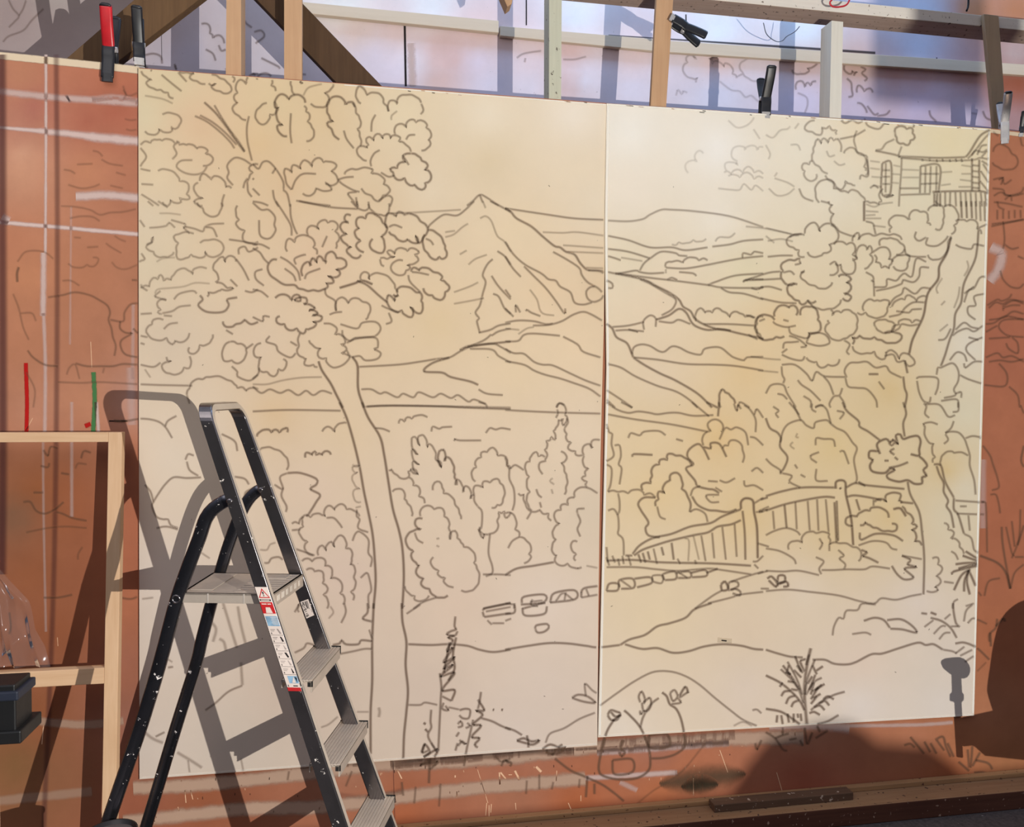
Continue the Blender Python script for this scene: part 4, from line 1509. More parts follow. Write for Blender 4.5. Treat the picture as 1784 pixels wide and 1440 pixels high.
RS = [(1100, 230, (234, 228, 216)), (1250, 260, (236, 231, 222)), (1400, 250, (229, 220, 200)), (1500, 230, (227, 210, 178)), (1650, 250, (224, 208, 168)), (1100, 330, (230, 217, 198)), (1250, 380, (230, 220, 203)), (1450, 330, (224, 214, 192)), (1600, 330, (217, 207, 178)), (1100, 450, (220, 205, 175)), (1300, 470, (218, 205, 170)), (1500, 450, (216, 200, 168)), (1650, 450, (218, 202, 174)), (1150, 530, (224, 202, 172)), (1350, 560, (218, 190, 145)), (1550, 560, (215, 192, 152)), (1690, 600, (217, 207, 188)), (1150, 650, (220, 198, 168)), (1300, 650, (218, 188, 140)), (1550, 680, (208, 180, 130)), (1680, 720, (211, 200, 172)), (1120, 760, (220, 195, 155)), (1250, 760, (216, 183, 130)), (1450, 780, (213, 186, 136)), (1650, 820, (206, 176, 120)), (1150, 860, (220, 192, 145)), (1300, 900, (216, 186, 136)), (1450, 930, (213, 186, 140)), (1550, 900, (212, 184, 134)), (1650, 900, (212, 197, 168)), (1680, 850, (216, 204, 180)), (1150, 960, (222, 200, 160)), (1400, 1030, (219, 200, 170)), (1600, 1050, (217, 200, 178)), (1150, 1080, (223, 200, 158)), (1300, 1100, (217, 194, 160)), (1100, 1200, (222, 200, 168)), (1300, 1200, (220, 200, 174)), (1500, 1150, (220, 197, 170)), (1650, 1150, (214, 198, 175)), (1500, 1230, (222, 208, 190)), (1080, 1270, (225, 209, 184)), (1640, 1230, (218, 205, 186))]
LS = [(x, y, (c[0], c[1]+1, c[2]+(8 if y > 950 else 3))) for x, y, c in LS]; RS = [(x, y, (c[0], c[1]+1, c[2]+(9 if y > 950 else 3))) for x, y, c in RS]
BOARD = painted('drawing_board_paint', .018, rough=.85)
BOARDEDGE = simple('board_edge', (236, 226, 208), .8, var=.05)
def board_mb(poly_left, poly_right, Y, curl_right=0.):
    mb = MB(); nu, nv = 56, 72
    def fn(u, v):
        a = along(poly_left, v); b = along(poly_right, v); p = a*(1-u)+b*u
        y = Y
        if curl_right and u > .94: y += curl_right*((u-.94)/.06)**2*math.sin(math.pi*min(1, max(0, v)))**.5
        return onY(p[0], p[1], y)
    ids = grid(mb, fn, nu, nv, 0)
    ring = [ids[0][i] for i in range(nu+1)]+[ids[j][nu] for j in range(1, nv+1)]+[ids[nv][i] for i in range(nu-1, -1, -1)]+[ids[j][0] for j in range(nv-1, 0, -1)]
    back = [mb.vert((mb.v[i][0], mb.v[i][1]+.005, mb.v[i][2])) for i in ring]
    for k in range(len(ring)):
        q = (k+1) % len(ring); mb.face((ring[k], back[k], back[q], ring[q]), len(STROKEMATS)+1)
    return mb
left_mb = board_mb([(241, 119), (243, 1357)], [(1057, 181), (1054, 400), (1052, 560), (1046, 800), (1042.5, 1060), (1040.5, 1298)], YL, .004)
right_mb = board_mb([(1057, 180), (1053.5, 400), (1056.5, 640), (1053, 800), (1047, 1060), (1042, 1284)], [(1726, 224), (1697, 1246)], YR)
leftL = lambda x, y: onY(x, y, YL-.0012); rightL = lambda x, y: onY(x, y, YR-.0012)
SURF = {'L': (left_mb, leftL), 'R': (right_mb, rightL), 'W': (wall_mb, wallL2), 'B': (backwall_mb, backL)}  # off the boards the lines are largely projected light, put in as colour
def which(p):
    if inside(p, RIGHTPOLY): return 'R'
    if inside(p, LEFTPOLY): return 'L'
    return 'W' if p[1] > TOPL(p[0]) else 'B'
WID = {1: (6.8, .84), 2: (6.4, .55), 3: (9.5, .6), 4: (7.4, 1.), 5: (7.8, 1.15), 6: (10., 1.1)}
def lobed(P):
    """leafy outline: sharp in the hollows, rounded on the lobes"""
    A = sum(P[i][0]*P[(i+1) % len(P)][1]-P[(i+1) % len(P)][0]*P[i][1] for i in range(len(P))); sg = 1 if A > 0 else -1
    cusp = [0]
    for i in range(1, len(P)-1):
        a = P[i]-P[i-1]; b = P[i+1]-P[i]; cr = a[0]*b[1]-a[1]*b[0]; dt = a@b; an = math.atan2(cr, dt)
        if an*sg < -.38: cusp.append(i)
    cusp.append(len(P)-1); out = []
    for c0, c1 in zip(cusp, cusp[1:]):
        q = P[c0:c1+1]; r = [q[0]]
        for u, v in zip(q, q[1:]):
            d = v-u; n = np.array([d[1], -d[0]])*sg
            r.append((u+v)/2+n*(.24 if len(q) == 2 else .13)); r.append(v)
        out += catmull(r, 2.2)[0 if not out else 1:]
    return out
def fade(p):
    f = 1.
    for x, y, rx_, ry_, k in ((1240, 250, 190, 130, .5), (290, 420, 90, 260, .25), (1600, 280, 160, 90, .2)):
        f *= 1-k*math.exp(-((p[0]-x)/rx_)**2-((p[1]-y)/ry_)**2)
    return f
ox = oy = 0; sc = 1
for ln in STROKES.strip().splitlines():
    if ln[0] == '@':
        ox, oy, sc = [float(q) for q in ln[1:].split()]; continue
    k, *pp = ln.split(); w, s = WID[int(k)]
    P = [np.array([ox+float(q.split(',')[0])/sc, oy+float(q.split(',')[1])/sc]) for q in pp]
    sl = [math.dist(a, b) for a, b in zip(P, P[1:])]
    leafy = len(P) >= 6 and k in '124' and sum(sl)/len(sl) < 15 and not (oy > 1000 and k != '1') and sc < 4 and sc != 3.693
    pts = lobed(P) if leafy else catmull(P, 2.6); s *= fade(P[len(P)//2]); run = []; cur = None
    for p in pts:
        c = which(p)
        if cur is not None and c != cur:
            if len(run) > 1: ribbon(SURF[cur][0], run, w, s, SURF[cur][1], LINE, False)
            run = [run[-1]] if False else []
        run.append(p); cur = c
    if len(run) > 1:
        ribbon(SURF[cur][0], run, w, s*(1. if cur != 'W' else .9), SURF[cur][1], LINE)
# staple mark on the right board, nicks along the top edges
seg(right_mb, [(1257, 1115), (1266, 1116)], 3, 1, BLK, rightL)
seg(right_mb, [(1250, 1114), (1275, 1116)], 9, .7, CRM, lambda x, y: onY(x, y, YR-.0008))
seg(right_mb, [(1060, 184), (1056.5, 400), (1059, 640), (1055.5, 800), (1049.5, 1060), (1045, 1280)], 5, .9, RIMW, rightL)
seg(right_mb, [(1723, 228), (1709, 720), (1695, 1242)], 4, .9, RIMW, rightL)
seg(right_mb, [(1044, 1281), (1695, 1244)], 2.5, .6, RIMW, rightL); seg(left_mb, [(246, 1354), (1038, 1295)], 2.5, .5, RIMW, leftL)
seg(left_mb, [(600, 148), (1055, 182)], 2.5, .8, RIMW, leftL); seg(right_mb, [(1060, 182), (1380, 203), (1722, 226)], 3, .9, RIMW, rightL)
for k in range(26):
    x = random.uniform(640, 1700); y = TOPL(x)+random.uniform(-1, 3)
    b_, l_ = (left_mb, leftL) if x < 1050 else (right_mb, rightL)
    seg(b_, [(x, y+2), (x+random.uniform(2, 9), y+3)], 2, .7, random.choice([SCR, BLK, WHT]), l_, 8)
for k in range(60):
    x = random.uniform(260, 1680); y = random.uniform(250, 1240)
    c = which((x, y))
    if c in 'LR': seg(SURF[c][0], [(x, y), (x+random.uniform(-3, 3), y+random.uniform(-2, 3))], 1.6, .55, BLK, SURF[c][1], 8)
BACKMAT = painted('back_wall_paint_and_light', .05, .35)
WALLMAT = painted('orange_flat_paint', .07, .12)
o = backwall_mb.build('wall_back', [BACKMAT]+STROKEMATS, recalc=False); paint(o, idw(BACKS, 3., 10.), .98); tag(o, 'pale plaster wall behind the timber framing, with pinkish light painted in', kind='structure')
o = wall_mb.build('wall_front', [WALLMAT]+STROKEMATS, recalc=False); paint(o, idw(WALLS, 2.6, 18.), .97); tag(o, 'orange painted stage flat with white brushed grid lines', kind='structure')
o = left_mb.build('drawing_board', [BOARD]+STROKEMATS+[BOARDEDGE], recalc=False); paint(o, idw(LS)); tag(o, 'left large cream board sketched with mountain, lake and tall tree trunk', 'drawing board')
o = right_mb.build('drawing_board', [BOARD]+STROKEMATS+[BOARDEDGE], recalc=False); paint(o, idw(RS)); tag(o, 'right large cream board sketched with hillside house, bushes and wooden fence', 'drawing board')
# ------------------------------------------------------------------ horizontal laths on the back wall, studs, beam, braces
TRIMPAINT = wood('cream_trim_paint', (222, 206, 184), (208, 190, 168), 'x', .3)
def strip_px(name, quad, Y, depth, mat, label=None, cat=None, group=None, kind=None, bevel=.002):
    mb = MB(); mb.prism([onY(*p, Y) for p in quad], (0, depth, 0)); c = np.mean([onY(*p, Y) for p in quad], 0)
    o = mb.build(name, mat, origin=c, bevel=bevel); return tag(o, label, cat, group, kind)
strip_px('trim_1', [(515, 2), (869, 36), (869, 57), (515, 21)], YB-.03, .028, TRIMPAINT, 'cream lath on the back wall above the left board', kind='structure')
strip_px('trim_2', [(871, 45), (1152, 69), (1152, 90), (871, 62)], YB-.026, .024, TRIMPAINT, 'cream lath along the back wall in the middle', kind='structure')
strip_px('trim_3', [(1152, 70), (1800, 113), (1800, 132), (1152, 90)], YB-.024, .022, TRIMPAINT, 'cream lath along the back wall at the right', kind='structure')
SY0, SY1 = .03, .118
def stud(name, quad, mat, label, Y=SY0, D=SY1-SY0, cat='timber stud', group=None):
    mb = MB(); q = [onY(*p, Y) for p in quad]; mb.prism(q, (0, D, 0)); c = np.mean(q, 0)
    lo = [q[3], q[2]]; mb2 = [np.array([p[0], Y, .001]) for p in lo]      # the upright stands on the floor behind the flat
    mb.hexa([mb2[0], mb2[1], mb2[1]+[0, D, 0], mb2[0]+[0, D, 0], lo[0]+[0, 0, .002], lo[1]+[0, 0, .002], lo[1]+[0, D, .002], lo[0]+[0, D, .002]])
    o = mb.build(name, mat, origin=(c[0], Y, 0)); return tag(o, label, cat, group)
stud('timber_stud', [(395, -60), (420, -60), (420, 175), (393, 175)], STUDWOOD, 'narrow brown timber stud, leftmost upright above the boards')
stud('timber_stud', [(495, -60), (526, -60), (526, 175), (495, 175)], STUDWOOD, 'brown timber stud crossing in front of the dark diagonal brace', Y=.03, D=.03)
stud('timber_stud', [(957, -60), (979, -60), (977, 260), (956, 260)], PALEWOOD, 'pale greenish timber stud with a knot, left of the board seam')
stud('timber_stud', [(1449, 36), (1469, 38), (1463, 300), (1443, 298)], WHITEWOOD, 'white painted timber stud standing under the horizontal beam', Y=.04, D=.075)
strip_px('hanging_board', [(1147, -60), (1177, -60), (1158, 230), (1131, 230)], .028, .02, STUDWOOD, 'brown slanting board holding a black spring clamp', 'board')
strip_px('hanging_board', [(1714, 24), (1740, 27), (1757, 260), (1736, 258)], .098, .018, OLIVEWOOD, 'grey-brown slanting board behind the silver clamp', 'board')
# beam
BY = .12
zb = onY(1334, 10, BY)[2]; xb0 = onY(981, 0, BY)[0]
mb = MB()
mb.hexa([(xb0, BY, zb), (5.0, BY, zb+.008), (5.0, BY+.115, zb+.008), (xb0, BY+.115, zb), (xb0, BY, zb+.048), (5.0, BY, zb+.055), (5.0, BY+.115, zb+.055), (xb0, BY+.115, zb+.048)])
mb.mi[0] = 1
BEAM = mb.build('roof_beam', [BEAMWOOD, BEAMUNDER], origin=(xb0, BY, zb), bevel=.003)
tag(BEAM, 'white painted horizontal timber beam across the top right', 'beam')
def brace(name, quad, Y, D, mat, label):
    return strip_px(name, quad, Y, D, mat, label, 'brace')
brace('diagonal_brace', [(302, -60), (424, -60), (150, 150), (60, 150)], .166, .04, BROWNWOOD, 'brown diagonal brace rising to the right behind the red clamp')
brace('diagonal_brace', [(390, -60), (464, -60), (1852, 1385), (1780, 1385)], .122, .04, DARKWOOD, 'dark brown diagonal brace sloping down to the right')
# small things up on the beam
mb = MB(); pts = [onY(1446, -30, .03), onY(1452, -6, .03), onY(1446, 4, .03), onY(1450, 11, .035), onY(1462, 12, .04), onY(1476, 7, .04), onY(1484, -12, .045)]
cp = catmull(pts, .004); mb.tube(cp, .0035, 8)
tag(mb.build('red_cord', simple('red_cord', (190, 48, 56), .5), origin=pts[0]), 'red cord looped over the white beam', 'cord')
strip_px('hanging_timber_end', [(866, -30), (900, -40), (892, 6), (884, 12), (868, -2)][:4], .05, .06, STUDWOOD, 'sawn brown timber end poking into the top of the picture', 'timber')
mb = MB(); pts = [onY(1687, -20, .06), onY(1687, 8, .055), onY(1684, 19, .05)]; mb.tube(catmull(pts, .01), .004, 8)
tag(mb.build('black_cable', simple('black_cable', (20, 18, 18), .5), origin=pts[0]), 'short black cable hanging onto the beam', 'cable')
mb = MB(); pts = [onY(1330, 40, .3), onY(1336, 60, .4), onY(1352, 72, .5), onY(1363, 71, .5), onY(1370, 64, .45), onY(1385, 55, .35), onY(1393, 46, .3)]; mb.tube(catmull(pts, .01), .002, 6)
WIRE = mb.build('hanging_wire', simple('grey_wire', (110, 120, 135), .5), origin=pts[0]); tag(WIRE, 'thin grey wire looping below the beam', 'wire')
mb = MB(); mb.box(-2.2, .2, .2, YB, 3.62, 3.66); tag(mb.build('light_block_slab', simple('block_slab', (150, 120, 95), .9), origin=(-2.2, .2, 3.62)), 'unseen slab added above the back corner to block overhead light', kind='structure')  # added unseen slab that keeps overhead light off the back-left wall
# ------------------------------------------------------------------ floor and timbers along its edge
m, nt, b = new_mat('asphalt_floor')
n1 = noise(nt, 60, 4, .7); n2 = noise(nt, 38, 3, .6)
col = mix(nt, ramp(nt, n2, [(.69, (0, 0, 0)), (.72, (1, 1, 1))]), ramp(nt, n1, [(.3, lin((58, 52, 52))), (.7, lin((92, 84, 82)))]), lin((170, 160, 155)))
nt.links.new(col, b.inputs['Base Color']); b.inputs['Roughness'].default_value = .8
mb = MB(); grid(mb, lambda u, v: (-4+10*u, -7+7.8*v, 0), 4, 4)
tag(mb.build('floor', m), 'dark grey studio floor with pale paint flecks', kind='structure')
GRIME = wood('grimy_timber', (122, 96, 74), (84, 60, 46), 'x', .8, speck=(190, 170, 150))
GRIME2 = wood('worn_brown_beam', (112, 70, 52), (70, 40, 30), 'x', 1., speck=(170, 140, 120))
LIGHTSTRIP = wood('bare_timber_strip', (190, 148, 104), (140, 104, 72), 'x', .8, speck=(90, 60, 45))
p1 = onZ(1784, 1404, 0); p2 = onZ(1511, 1440, 0); yb = (p1[1]+p2[1])/2
zt = onY(1784, 1377, yb)[2]
TOPW = wood('worn_beam_top', (176, 140, 104), (132, 98, 70), 'x', .9, speck=(80, 60, 50))
mb = MB(); mb.box(-1.6, 5.2, yb, -.004, 0, zt); mb.mi[1] = 1; tag(mb.build('floor_beam', [GRIME2, TOPW], origin=(-1.6, yb, 0), bevel=.004), 'long worn brown timber lying along the foot of the wall', 'timber')
zl = onY(1600, 1364, -.03)[2]
mb = MB(); mb.box(-1.6, 5.2, -.03, -.003, zt+.0005, max(zl, zt+.02)); tag(mb.build('floor_batten', LIGHTSTRIP, origin=(-1.6, -.03, zt), bevel=.002), 'narrow bare batten on the long timber against the wall', 'batten')
q = [onZ(1247, 1405, zt+.03), onZ(1494, 1386, zt+.03)]
mb = MB(); x0, x1 = q[0][0], q[1][0]; mb.box(x0, x1, -.034-.05, -.034, zt+.0005, zt+.03)
tag(mb.build('timber_offcut', GRIME, origin=(x0, -.06, zt), bevel=.002), 'short grey timber offcut resting on the long floor timber', 'timber')
# ------------------------------------------------------------------ stepladder
la = math.radians(12); LU = np.array([math.cos(la), -math.sin(la), 0]); LW = np.array([math.sin(la), math.cos(la), 0]); LP = np.array([.612, -.76, FZ])
def LD(u, w, z): return LP+LU*u+LW*w+np.array([0, 0, z])          # z measured from camera-solve level, floor at -FZ
LWID = .27
def back(z, w): k = w/LWID; return (-.326*z+.145)*(1-k)+(-.362*z+.167)*k
def front(z, w): k = w/LWID; return (-.333*z+.189)*(1-k)+(-.368*z+.216)*k
def nearpx(px, py, w=0.):
    d = ray(px, py); P0 = LP+LW*w; t = ((P0-CAM)@LW)/(d@LW); q = CAM+d*t; r = q-LP; return r@LU, r[2]
ladder = empty('stepladder', tuple(LD(0, LWID/2, -FZ)))
tag(ladder, 'folding aluminium stepladder spattered with paint, standing before the left board', 'stepladder')
def metal(name, c, rough, speck, metallic=1., scale=70, thr=.66, dirt=.5):
    m, nt, b = new_mat(name)
    n = noise(nt, scale, 4, .75); g = noise(nt, 9, 5, .6)
    base = mix(nt, ramp(nt, g, [(.4, (0, 0, 0)), (.75, (dirt,)*3)]), lin(c), tuple(v*.45 for v in lin(c)))
    k = ramp(nt, n, [(thr, (0, 0, 0)), (thr+.03, (1, 1, 1))])
    col = mix(nt, k, base, lin(speck)); nt.links.new(col, b.inputs['Base Color'])
    mm = N(nt, 'ShaderNodeMath', operation='MULTIPLY_ADD'); nt.links.new(k, mm.inputs[0]); mm.inputs[1].default_value = -metallic; mm.inputs[2].default_value = metallic; nt.links.new(mm.outputs[0], b.inputs['Metallic'])
    r = N(nt, 'ShaderNodeMath', operation='MULTIPLY_ADD'); nt.links.new(g, r.inputs[0]); r.inputs[1].default_value = .25; r.inputs[2].default_value = rough-.12; nt.links.new(r.outputs[0], b.inputs['Roughness'])
    return m
CHROME = metal('polished_rail', (134, 128, 128), .2, (215, 205, 195), .93, 44, .655, .8)
LITEDGE = metal('lit_rail_edge', (196, 184, 170), .4, (90, 84, 80), .45, 48, .74, .3)  # front rail faces: projector highlight put into a brighter copy of the metal
LEGMETAL = metal('dark_rear_leg', (90, 90, 96), .26, (215, 205, 200), .95, 44, .64, .8)
TREAD = metal('worn_tread', (186, 172, 158), .55, (205, 195, 184), .45, 40, .72, .4)
RUBBER = simple('black_rubber', (22, 20, 20), .7)
TH = .022
# front frame: near rail, hoop and far rail are one bent profile
def rail_ring(z, w, dz, dw, zz=None):
    """rectangular section, wide along u, thin across the path; (dz,dw) path direction"""
    L = math.hypot(dz, dw); nz, nw = -dw/L, dz/L                # inward normal: for upward travel on the near rail -> +w
    out = []
    e = .0035
    for uo, t in ((e, 0), (1-e/.045, 0), (1, e), (1, TH-e), (1-e/.045, TH), (0+e/.045, TH), (0, TH-e), (0, e)):
        zq = z+nz*t; wq = w+nw*t
        u0 = back(zq, min(max(wq, 0), LWID)); u1 = front(zq, min(max(wq, 0), LWID))
        uu = u0+(u1-u0)*(uo if uo > 1e-9 and uo <= 1 else uo)
        out.append(LD(uu, wq, zq))
    return out
ZTOP = 1.318; RB = .055
path = []
for z in np.linspace(-FZ+.03, ZTOP-RB, 40): path.append((z, 0., 1., 0.))
for k in range(1, 10):
    t = math.pi/2*k/10; path.append((ZTOP-RB+RB*math.sin(t), RB-RB*math.cos(t), math.cos(t), math.sin(t)))
WF = LWID+TH
for w in np.linspace(RB, WF-RB, 8): path.append((ZTOP, w, 0., 1.))
for k in range(1, 10):
    t = math.pi/2*k/10; path.append((ZTOP-RB+RB*math.cos(t), WF-RB+RB*math.sin(t), -math.sin(t), math.cos(t)))
for z in np.linspace(ZTOP-RB, -FZ+.03, 40): path.append((z, WF, -1., 0.))
mb = MB(); mb.sweep([rail_ring(*p) for p in path], 0, False)
for q in range(len(path)-1): mb.mi[q*8+2] = 1
FRAME = mb.build('front_frame', [CHROME, LITEDGE], ladder, bevel=.0012)
for pl in FRAME.data.polygons: pl.use_smooth = False
# rivets on the pivot
def disc(mb, c, ax, r, h, n=14, dome=True):
    c = np.asarray(c, float); ax = np.asarray(ax, float); a = np.array(Vector(ax).orthogonal().normalized()); bb = np.cross(ax, a)
    rings = []
    for rr, hh in ((r, 0), (r, h*.5), (r*.7, h*.9), (r*.2, h)):
        rings.append([c+ax*hh+(a*math.cos(2*math.pi*k/n)+bb*math.sin(2*math.pi*k/n))*rr for k in range(n)])
    mb.sweep(rings, 0, True)
for px, w, s in (((400, 873), 0., -1), ((454, 853), LWID, -1)):
    u, z = nearpx(*px, w); mb = MB(); disc(mb, LD(u, w, z), LW*s, .008, .004); mb.build('rivet', CHROME, ladder)
# rear legs
def rear_leg(w0, w1, path):
    mb = MB(); P = [np.array(p) for p in catmull(path, .012)]
    rings = []; H = .0175; e = .005
    for i, p in enumerate(P):
        d = P[min(i+1, len(P)-1)]-P[max(i-1, 0)]; d = d/np.linalg.norm(d); n = np.array([-d[1], d[0]])
        ring = []
        for a, w in ((-H+e, w0), (H-e, w0), (H, w0+e), (H, w1-e), (H-e, w1), (-H+e, w1), (-H, w1-e), (-H, w0+e)):
            q = p+n*a; ring.append(LD(q[0], w, q[1]))
        rings.append(ring)
    mb.sweep(rings, 0, True)
    o = mb.build('rear_leg', LEGMETAL, ladder)
    return o, P[-1]
def legpath(px, w):
    P = [nearpx(x, y, w) for x, y in px]; a, b_ = np.array(P[-2]), np.array(P[-1]); k = (b_[0]-a[0])/(b_[1]-a[1])
    P.append((b_[0]+k*(-FZ+.03-b_[1]), -FZ+.03)); return P
LEGN, endn = rear_leg(.023, .043, legpath([(402, 868), (388, 874), (370, 886), (356, 904), (344, 939), (326, 986), (304, 1050), (275, 1158), (242, 1267), (205, 1375)], .023))
LEGF, endf = rear_leg(.296, .316, legpath([(458, 850), (446, 856), (430, 872), (414, 902), (396, 951), (385, 986), (367.5, 1045), (349, 1116), (339, 1158), (304.5, 1267), (272, 1375)], .296))
mb = MB(); u, z = nearpx(307, 1043, .023); 
c = LD(u, .0225, z); rings = []
for rr, hh in ((.012, 0), (.012, .003), (.008, .003), (.0075, -.004)):
    rings.append([c-LW*hh+(LU*math.cos(2*math.pi*k/16)+np.array([0, 0, 1])*math.sin(2*math.pi*k/16))*rr for k in range(16)])
mb.sweep(rings, 0, True, False); mb.build('eyelet', CHROME, LEGN)
for nm, e, wa, wb in (('n', endn, .018, .048), ('f', endf, .291, .321)):
    mb = MB(); u = e[0]; mb.hexa([LD(u+a-(.01 if zz < 0 else 0), w, -FZ+.001 if zz < 0 else -FZ+.06) for zz in (-1, 1) for a, w in ((-.024, wa), (.024, wa), (.024, wb), (-.024, wb))]); mb.build('rubber_foot', RUBBER, ladder, bevel=.004)
for w in (-.004, LWID-.004):
    mb = MB(); z0 = -FZ+.001; z1 = -FZ+.06
    mb.hexa([LD(front(zz, min(max(w, 0), LWID))+a if a > 0 else back(zz, min(max(w, 0), LWID))+a, w+dw, zz) for zz in (z0, z1) for a, dw in ((-.004, 0), (.004, 0), (.004, TH+.008), (-.004, TH+.008))]); mb.build('rubber_foot', RUBBER, ladder, bevel=.004)
# treads
def tread(z, depth, name='step', nose=.024, w0=.0225, w1=.2905, lip=.034):
    mb = MB(); fr0 = front(z, .0)+nose; fr1 = front(z, LWID)+nose
    t = .006
    def P(k, w, zz):                       # k = 0 back, 1 front
        f = fr0+(fr1-fr0)*(w-w0)/(w1-w0); return LD(f-depth*(1-k), w, zz)
    n = 9                                   # ribbed top
    for i in range(n):
        a, bb = i/n, (i+.8)/n
        mb.hexa([P(a, w0, z-t), P(bb, w0, z-t), P(bb, w1, z-t), P(a, w1, z-t), P(a, w0, z), P(bb, w0, z), P(bb, w1, z), P(a, w1, z)])
    mb.hexa([P(0, w0, z-t-.002), P(1, w0, z-t-.002), P(1, w1, z-t-.002), P(0, w1, z-t-.002), P(0, w0, z-.0015), P(1, w0, z-.0015), P(1, w1, z-.0015), P(0, w1, z-.0015)])
    for k0, k1, lp in ((.955, 1., lip), (0., .045, lip*.7)):
        mb.hexa([P(k0, w0, z-lp), P(k1, w0, z-lp), P(k1, w1, z-lp), P(k0, w1, z-lp), P(k0, w0, z), P(k1, w0, z), P(k1, w1, z), P(k0, w1, z)])
    o = mb.build(name, TREAD, ladder, bevel=.001)
    for w in (w0, w1):
        mc = MB(); d = .003
        f0 = P(0, w0 if w < .1 else w1, z); 
        for k0, k1, za, zb2 in ((0, 1.0, z-.003, z+.0025), (.96, 1.02, z-lip*.6, z+.0025)) if w > .1 else ((.86, 1.03, z-lip*.55, z-.004),):
            mc.hexa([P(k0, w, za), P(k1, w, za), P(k1, w+d, za), P(k0, w+d, za), P(k0, w, zb2), P(k1, w, zb2), P(k1, w+d, zb2), P(k0, w+d, zb2)])
        mc.build('end_cap', RUBBER, o)
    return o
for k in range(1, 5): tread(.81-.225*k, .082)
# platform
mb = MB(); zp = .81
C4 = [LD(-.338, .03, zp), LD(-.088, .03, zp), LD(-.078, .262, zp), LD(-.350, .262, zp)]
def bil(s, t): return (C4[0]*(1-s)+C4[1]*s)*(1-t)+(C4[3]*(1-s)+C4[2]*s)*t
dz = lambda p, h: p+np.array([0, 0, h])
def slab(s0, s1, t0, t1, h0, h1): 
    q = [bil(s0, t0), bil(s1, t0), bil(s1, t1), bil(s0, t1)]; mb.hexa([dz(p, h0) for p in q]+[dz(p, h1) for p in q])
slab(0, 1, 0, 1, -.005, 0)
slab(0, 1, 0, .03, -.026, 0); slab(0, 1, .97, 1, -.026, 0); slab(0, .03, 0, 1, -.026, 0); slab(.97, 1, 0, 1, -.036, 0)
for i in range(9): slab(.55, .97, .08+i*.1, .13+i*.1, 0, .0015)
slab(.06, .3, .12, .88, 0, .003); slab(.62, .9, .7, .9, 0, .004)
PLAT = mb.build('platform', TREAD, ladder, bevel=.001)
for k, (a, b_) in enumerate(((.12, .2), (.26, .34), (.4, .46), (.54, .6), (.68, .74), (.82, .86))):
    mb = MB(); q = [dz(bil(1.004, a), -.026), dz(bil(1.004, b_), -.026), dz(bil(1.004, b_), -.010), dz(bil(1.004, a), -.010)]; mb.prism(q, -LU*.001)
    if k == 0: plates = mb
    else:
        off = len(plates.v); plates.v += mb.v; plates.f += [tuple(i+off for i in f) for f in mb.f]; plates.mi += mb.mi; plates.uv += mb.uv; plates.smooth += mb.smooth
plates.build('embossed_mark', simple('pale_embossing', (196, 184, 170), .6), PLAT)
SEAMM = simple('pale_seam', (170, 160, 150), .6)
for sq in (.29, .68):
    mb = MB(); q = [dz(bil(sq, -.004), -.026), dz(bil(sq+.015, -.004), -.026), dz(bil(sq+.015, -.004), 0), dz(bil(sq, -.004), 0)]; mb.prism(q, LW*.001)
    mb.build('seam', SEAMM, PLAT)
# warning label down the near rail
SW = simple('label_white', (206, 190, 180), .5, var=.06); SR = simple('label_red', (176, 34, 36), .5, var=.08); SB = simple('label_black', (30, 26, 28), .5); SBL = simple('label_blue', (120, 150, 172), .5, var=.3, scale=60); SG = simple('label_grey', (150, 138, 132), .5, var=.2)
LM = [SW, SR, SB, SBL, SG]
za = nearpx(456, 1022)[1]; zc = nearpx(512, 1203)[1]
def lab(mb, a0, a1, v0, v1, mi, h=.0008):
    """rectangle on the rail face: a across (0 back, 1 front), v along (0 top, 1 bottom)"""
    P = []
    for v in (v0, v1):
        z = za+(zc-za)*v
        for a in (a0, a1): P.append((back(z, 0)+(front(z, 0)-back(z, 0))*a, z))
    q = [LD(P[2][0], -h, P[2][1]), LD(P[3][0], -h, P[3][1]), LD(P[1][0], -h, P[1][1]), LD(P[0][0], -h, P[0][1])]
    i = [mb.vert(p) for p in q]; mb.face(i, mi)
def labpoly(mb, pts, mi, h):
    i = []
    for a, v in pts:
        z = za+(zc-za)*v; i.append(mb.vert(LD(back(z, 0)+(front(z, 0)-back(z, 0))*a, -h, z)))
    mb.face(i, mi)
mb = MB()
lab(mb, .06, .94, 0, 1, 0, .0006)
labpoly(mb, [(.12, .105), (.9, .105), (.5, .012)], 1, .0010); labpoly(mb, [(.22, .096), (.8, .096), (.5, .030)], 0, .0013)
labpoly(mb, [(.44, .045), (.56, .045), (.53, .072), (.47, .072)], 2, .0016); lab(mb, .46, .54, .078, .088, 2, .0016)
lab(mb, .12, .88, .117, .135, 2, .001); lab(mb, .2, .8, .122, .129, 0, .0013)
lab(mb, .06, .94, .145, .255, 1, .001); labpoly(mb, [(.28, .25), (.74, .25), (.66, .195), (.36, .195)], 0, .0013)
lab(mb, .16, .5, .158, .168, 0, .0013); lab(mb, .56, .8, .158, .168, 0, .0013)
lab(mb, .12, .94, .28, .375, 3, .001)
for k in range(6): lab(mb, .45+.05*(k % 2), .9, .29+k*.013, .294+k*.013, 0, .0013)
for k in range(6):
    v = .39+k*.076
    lab(mb, .1, .94, v+.07, v+.073, 2, .001)
    labpoly(mb, [(.62+.05*(k % 3), v+.012), (.72+.04*(k % 2), v+.01), (.86, v+.055), (.74, v+.06)], 2 if k % 2 else 4, .001)
    lab(mb, .18, .5, v+.015, v+.022, 4, .001); lab(mb, .18, .42, v+.03, v+.036, 4, .001); lab(mb, .16, .22, v+.048, v+.062, 2, .001)
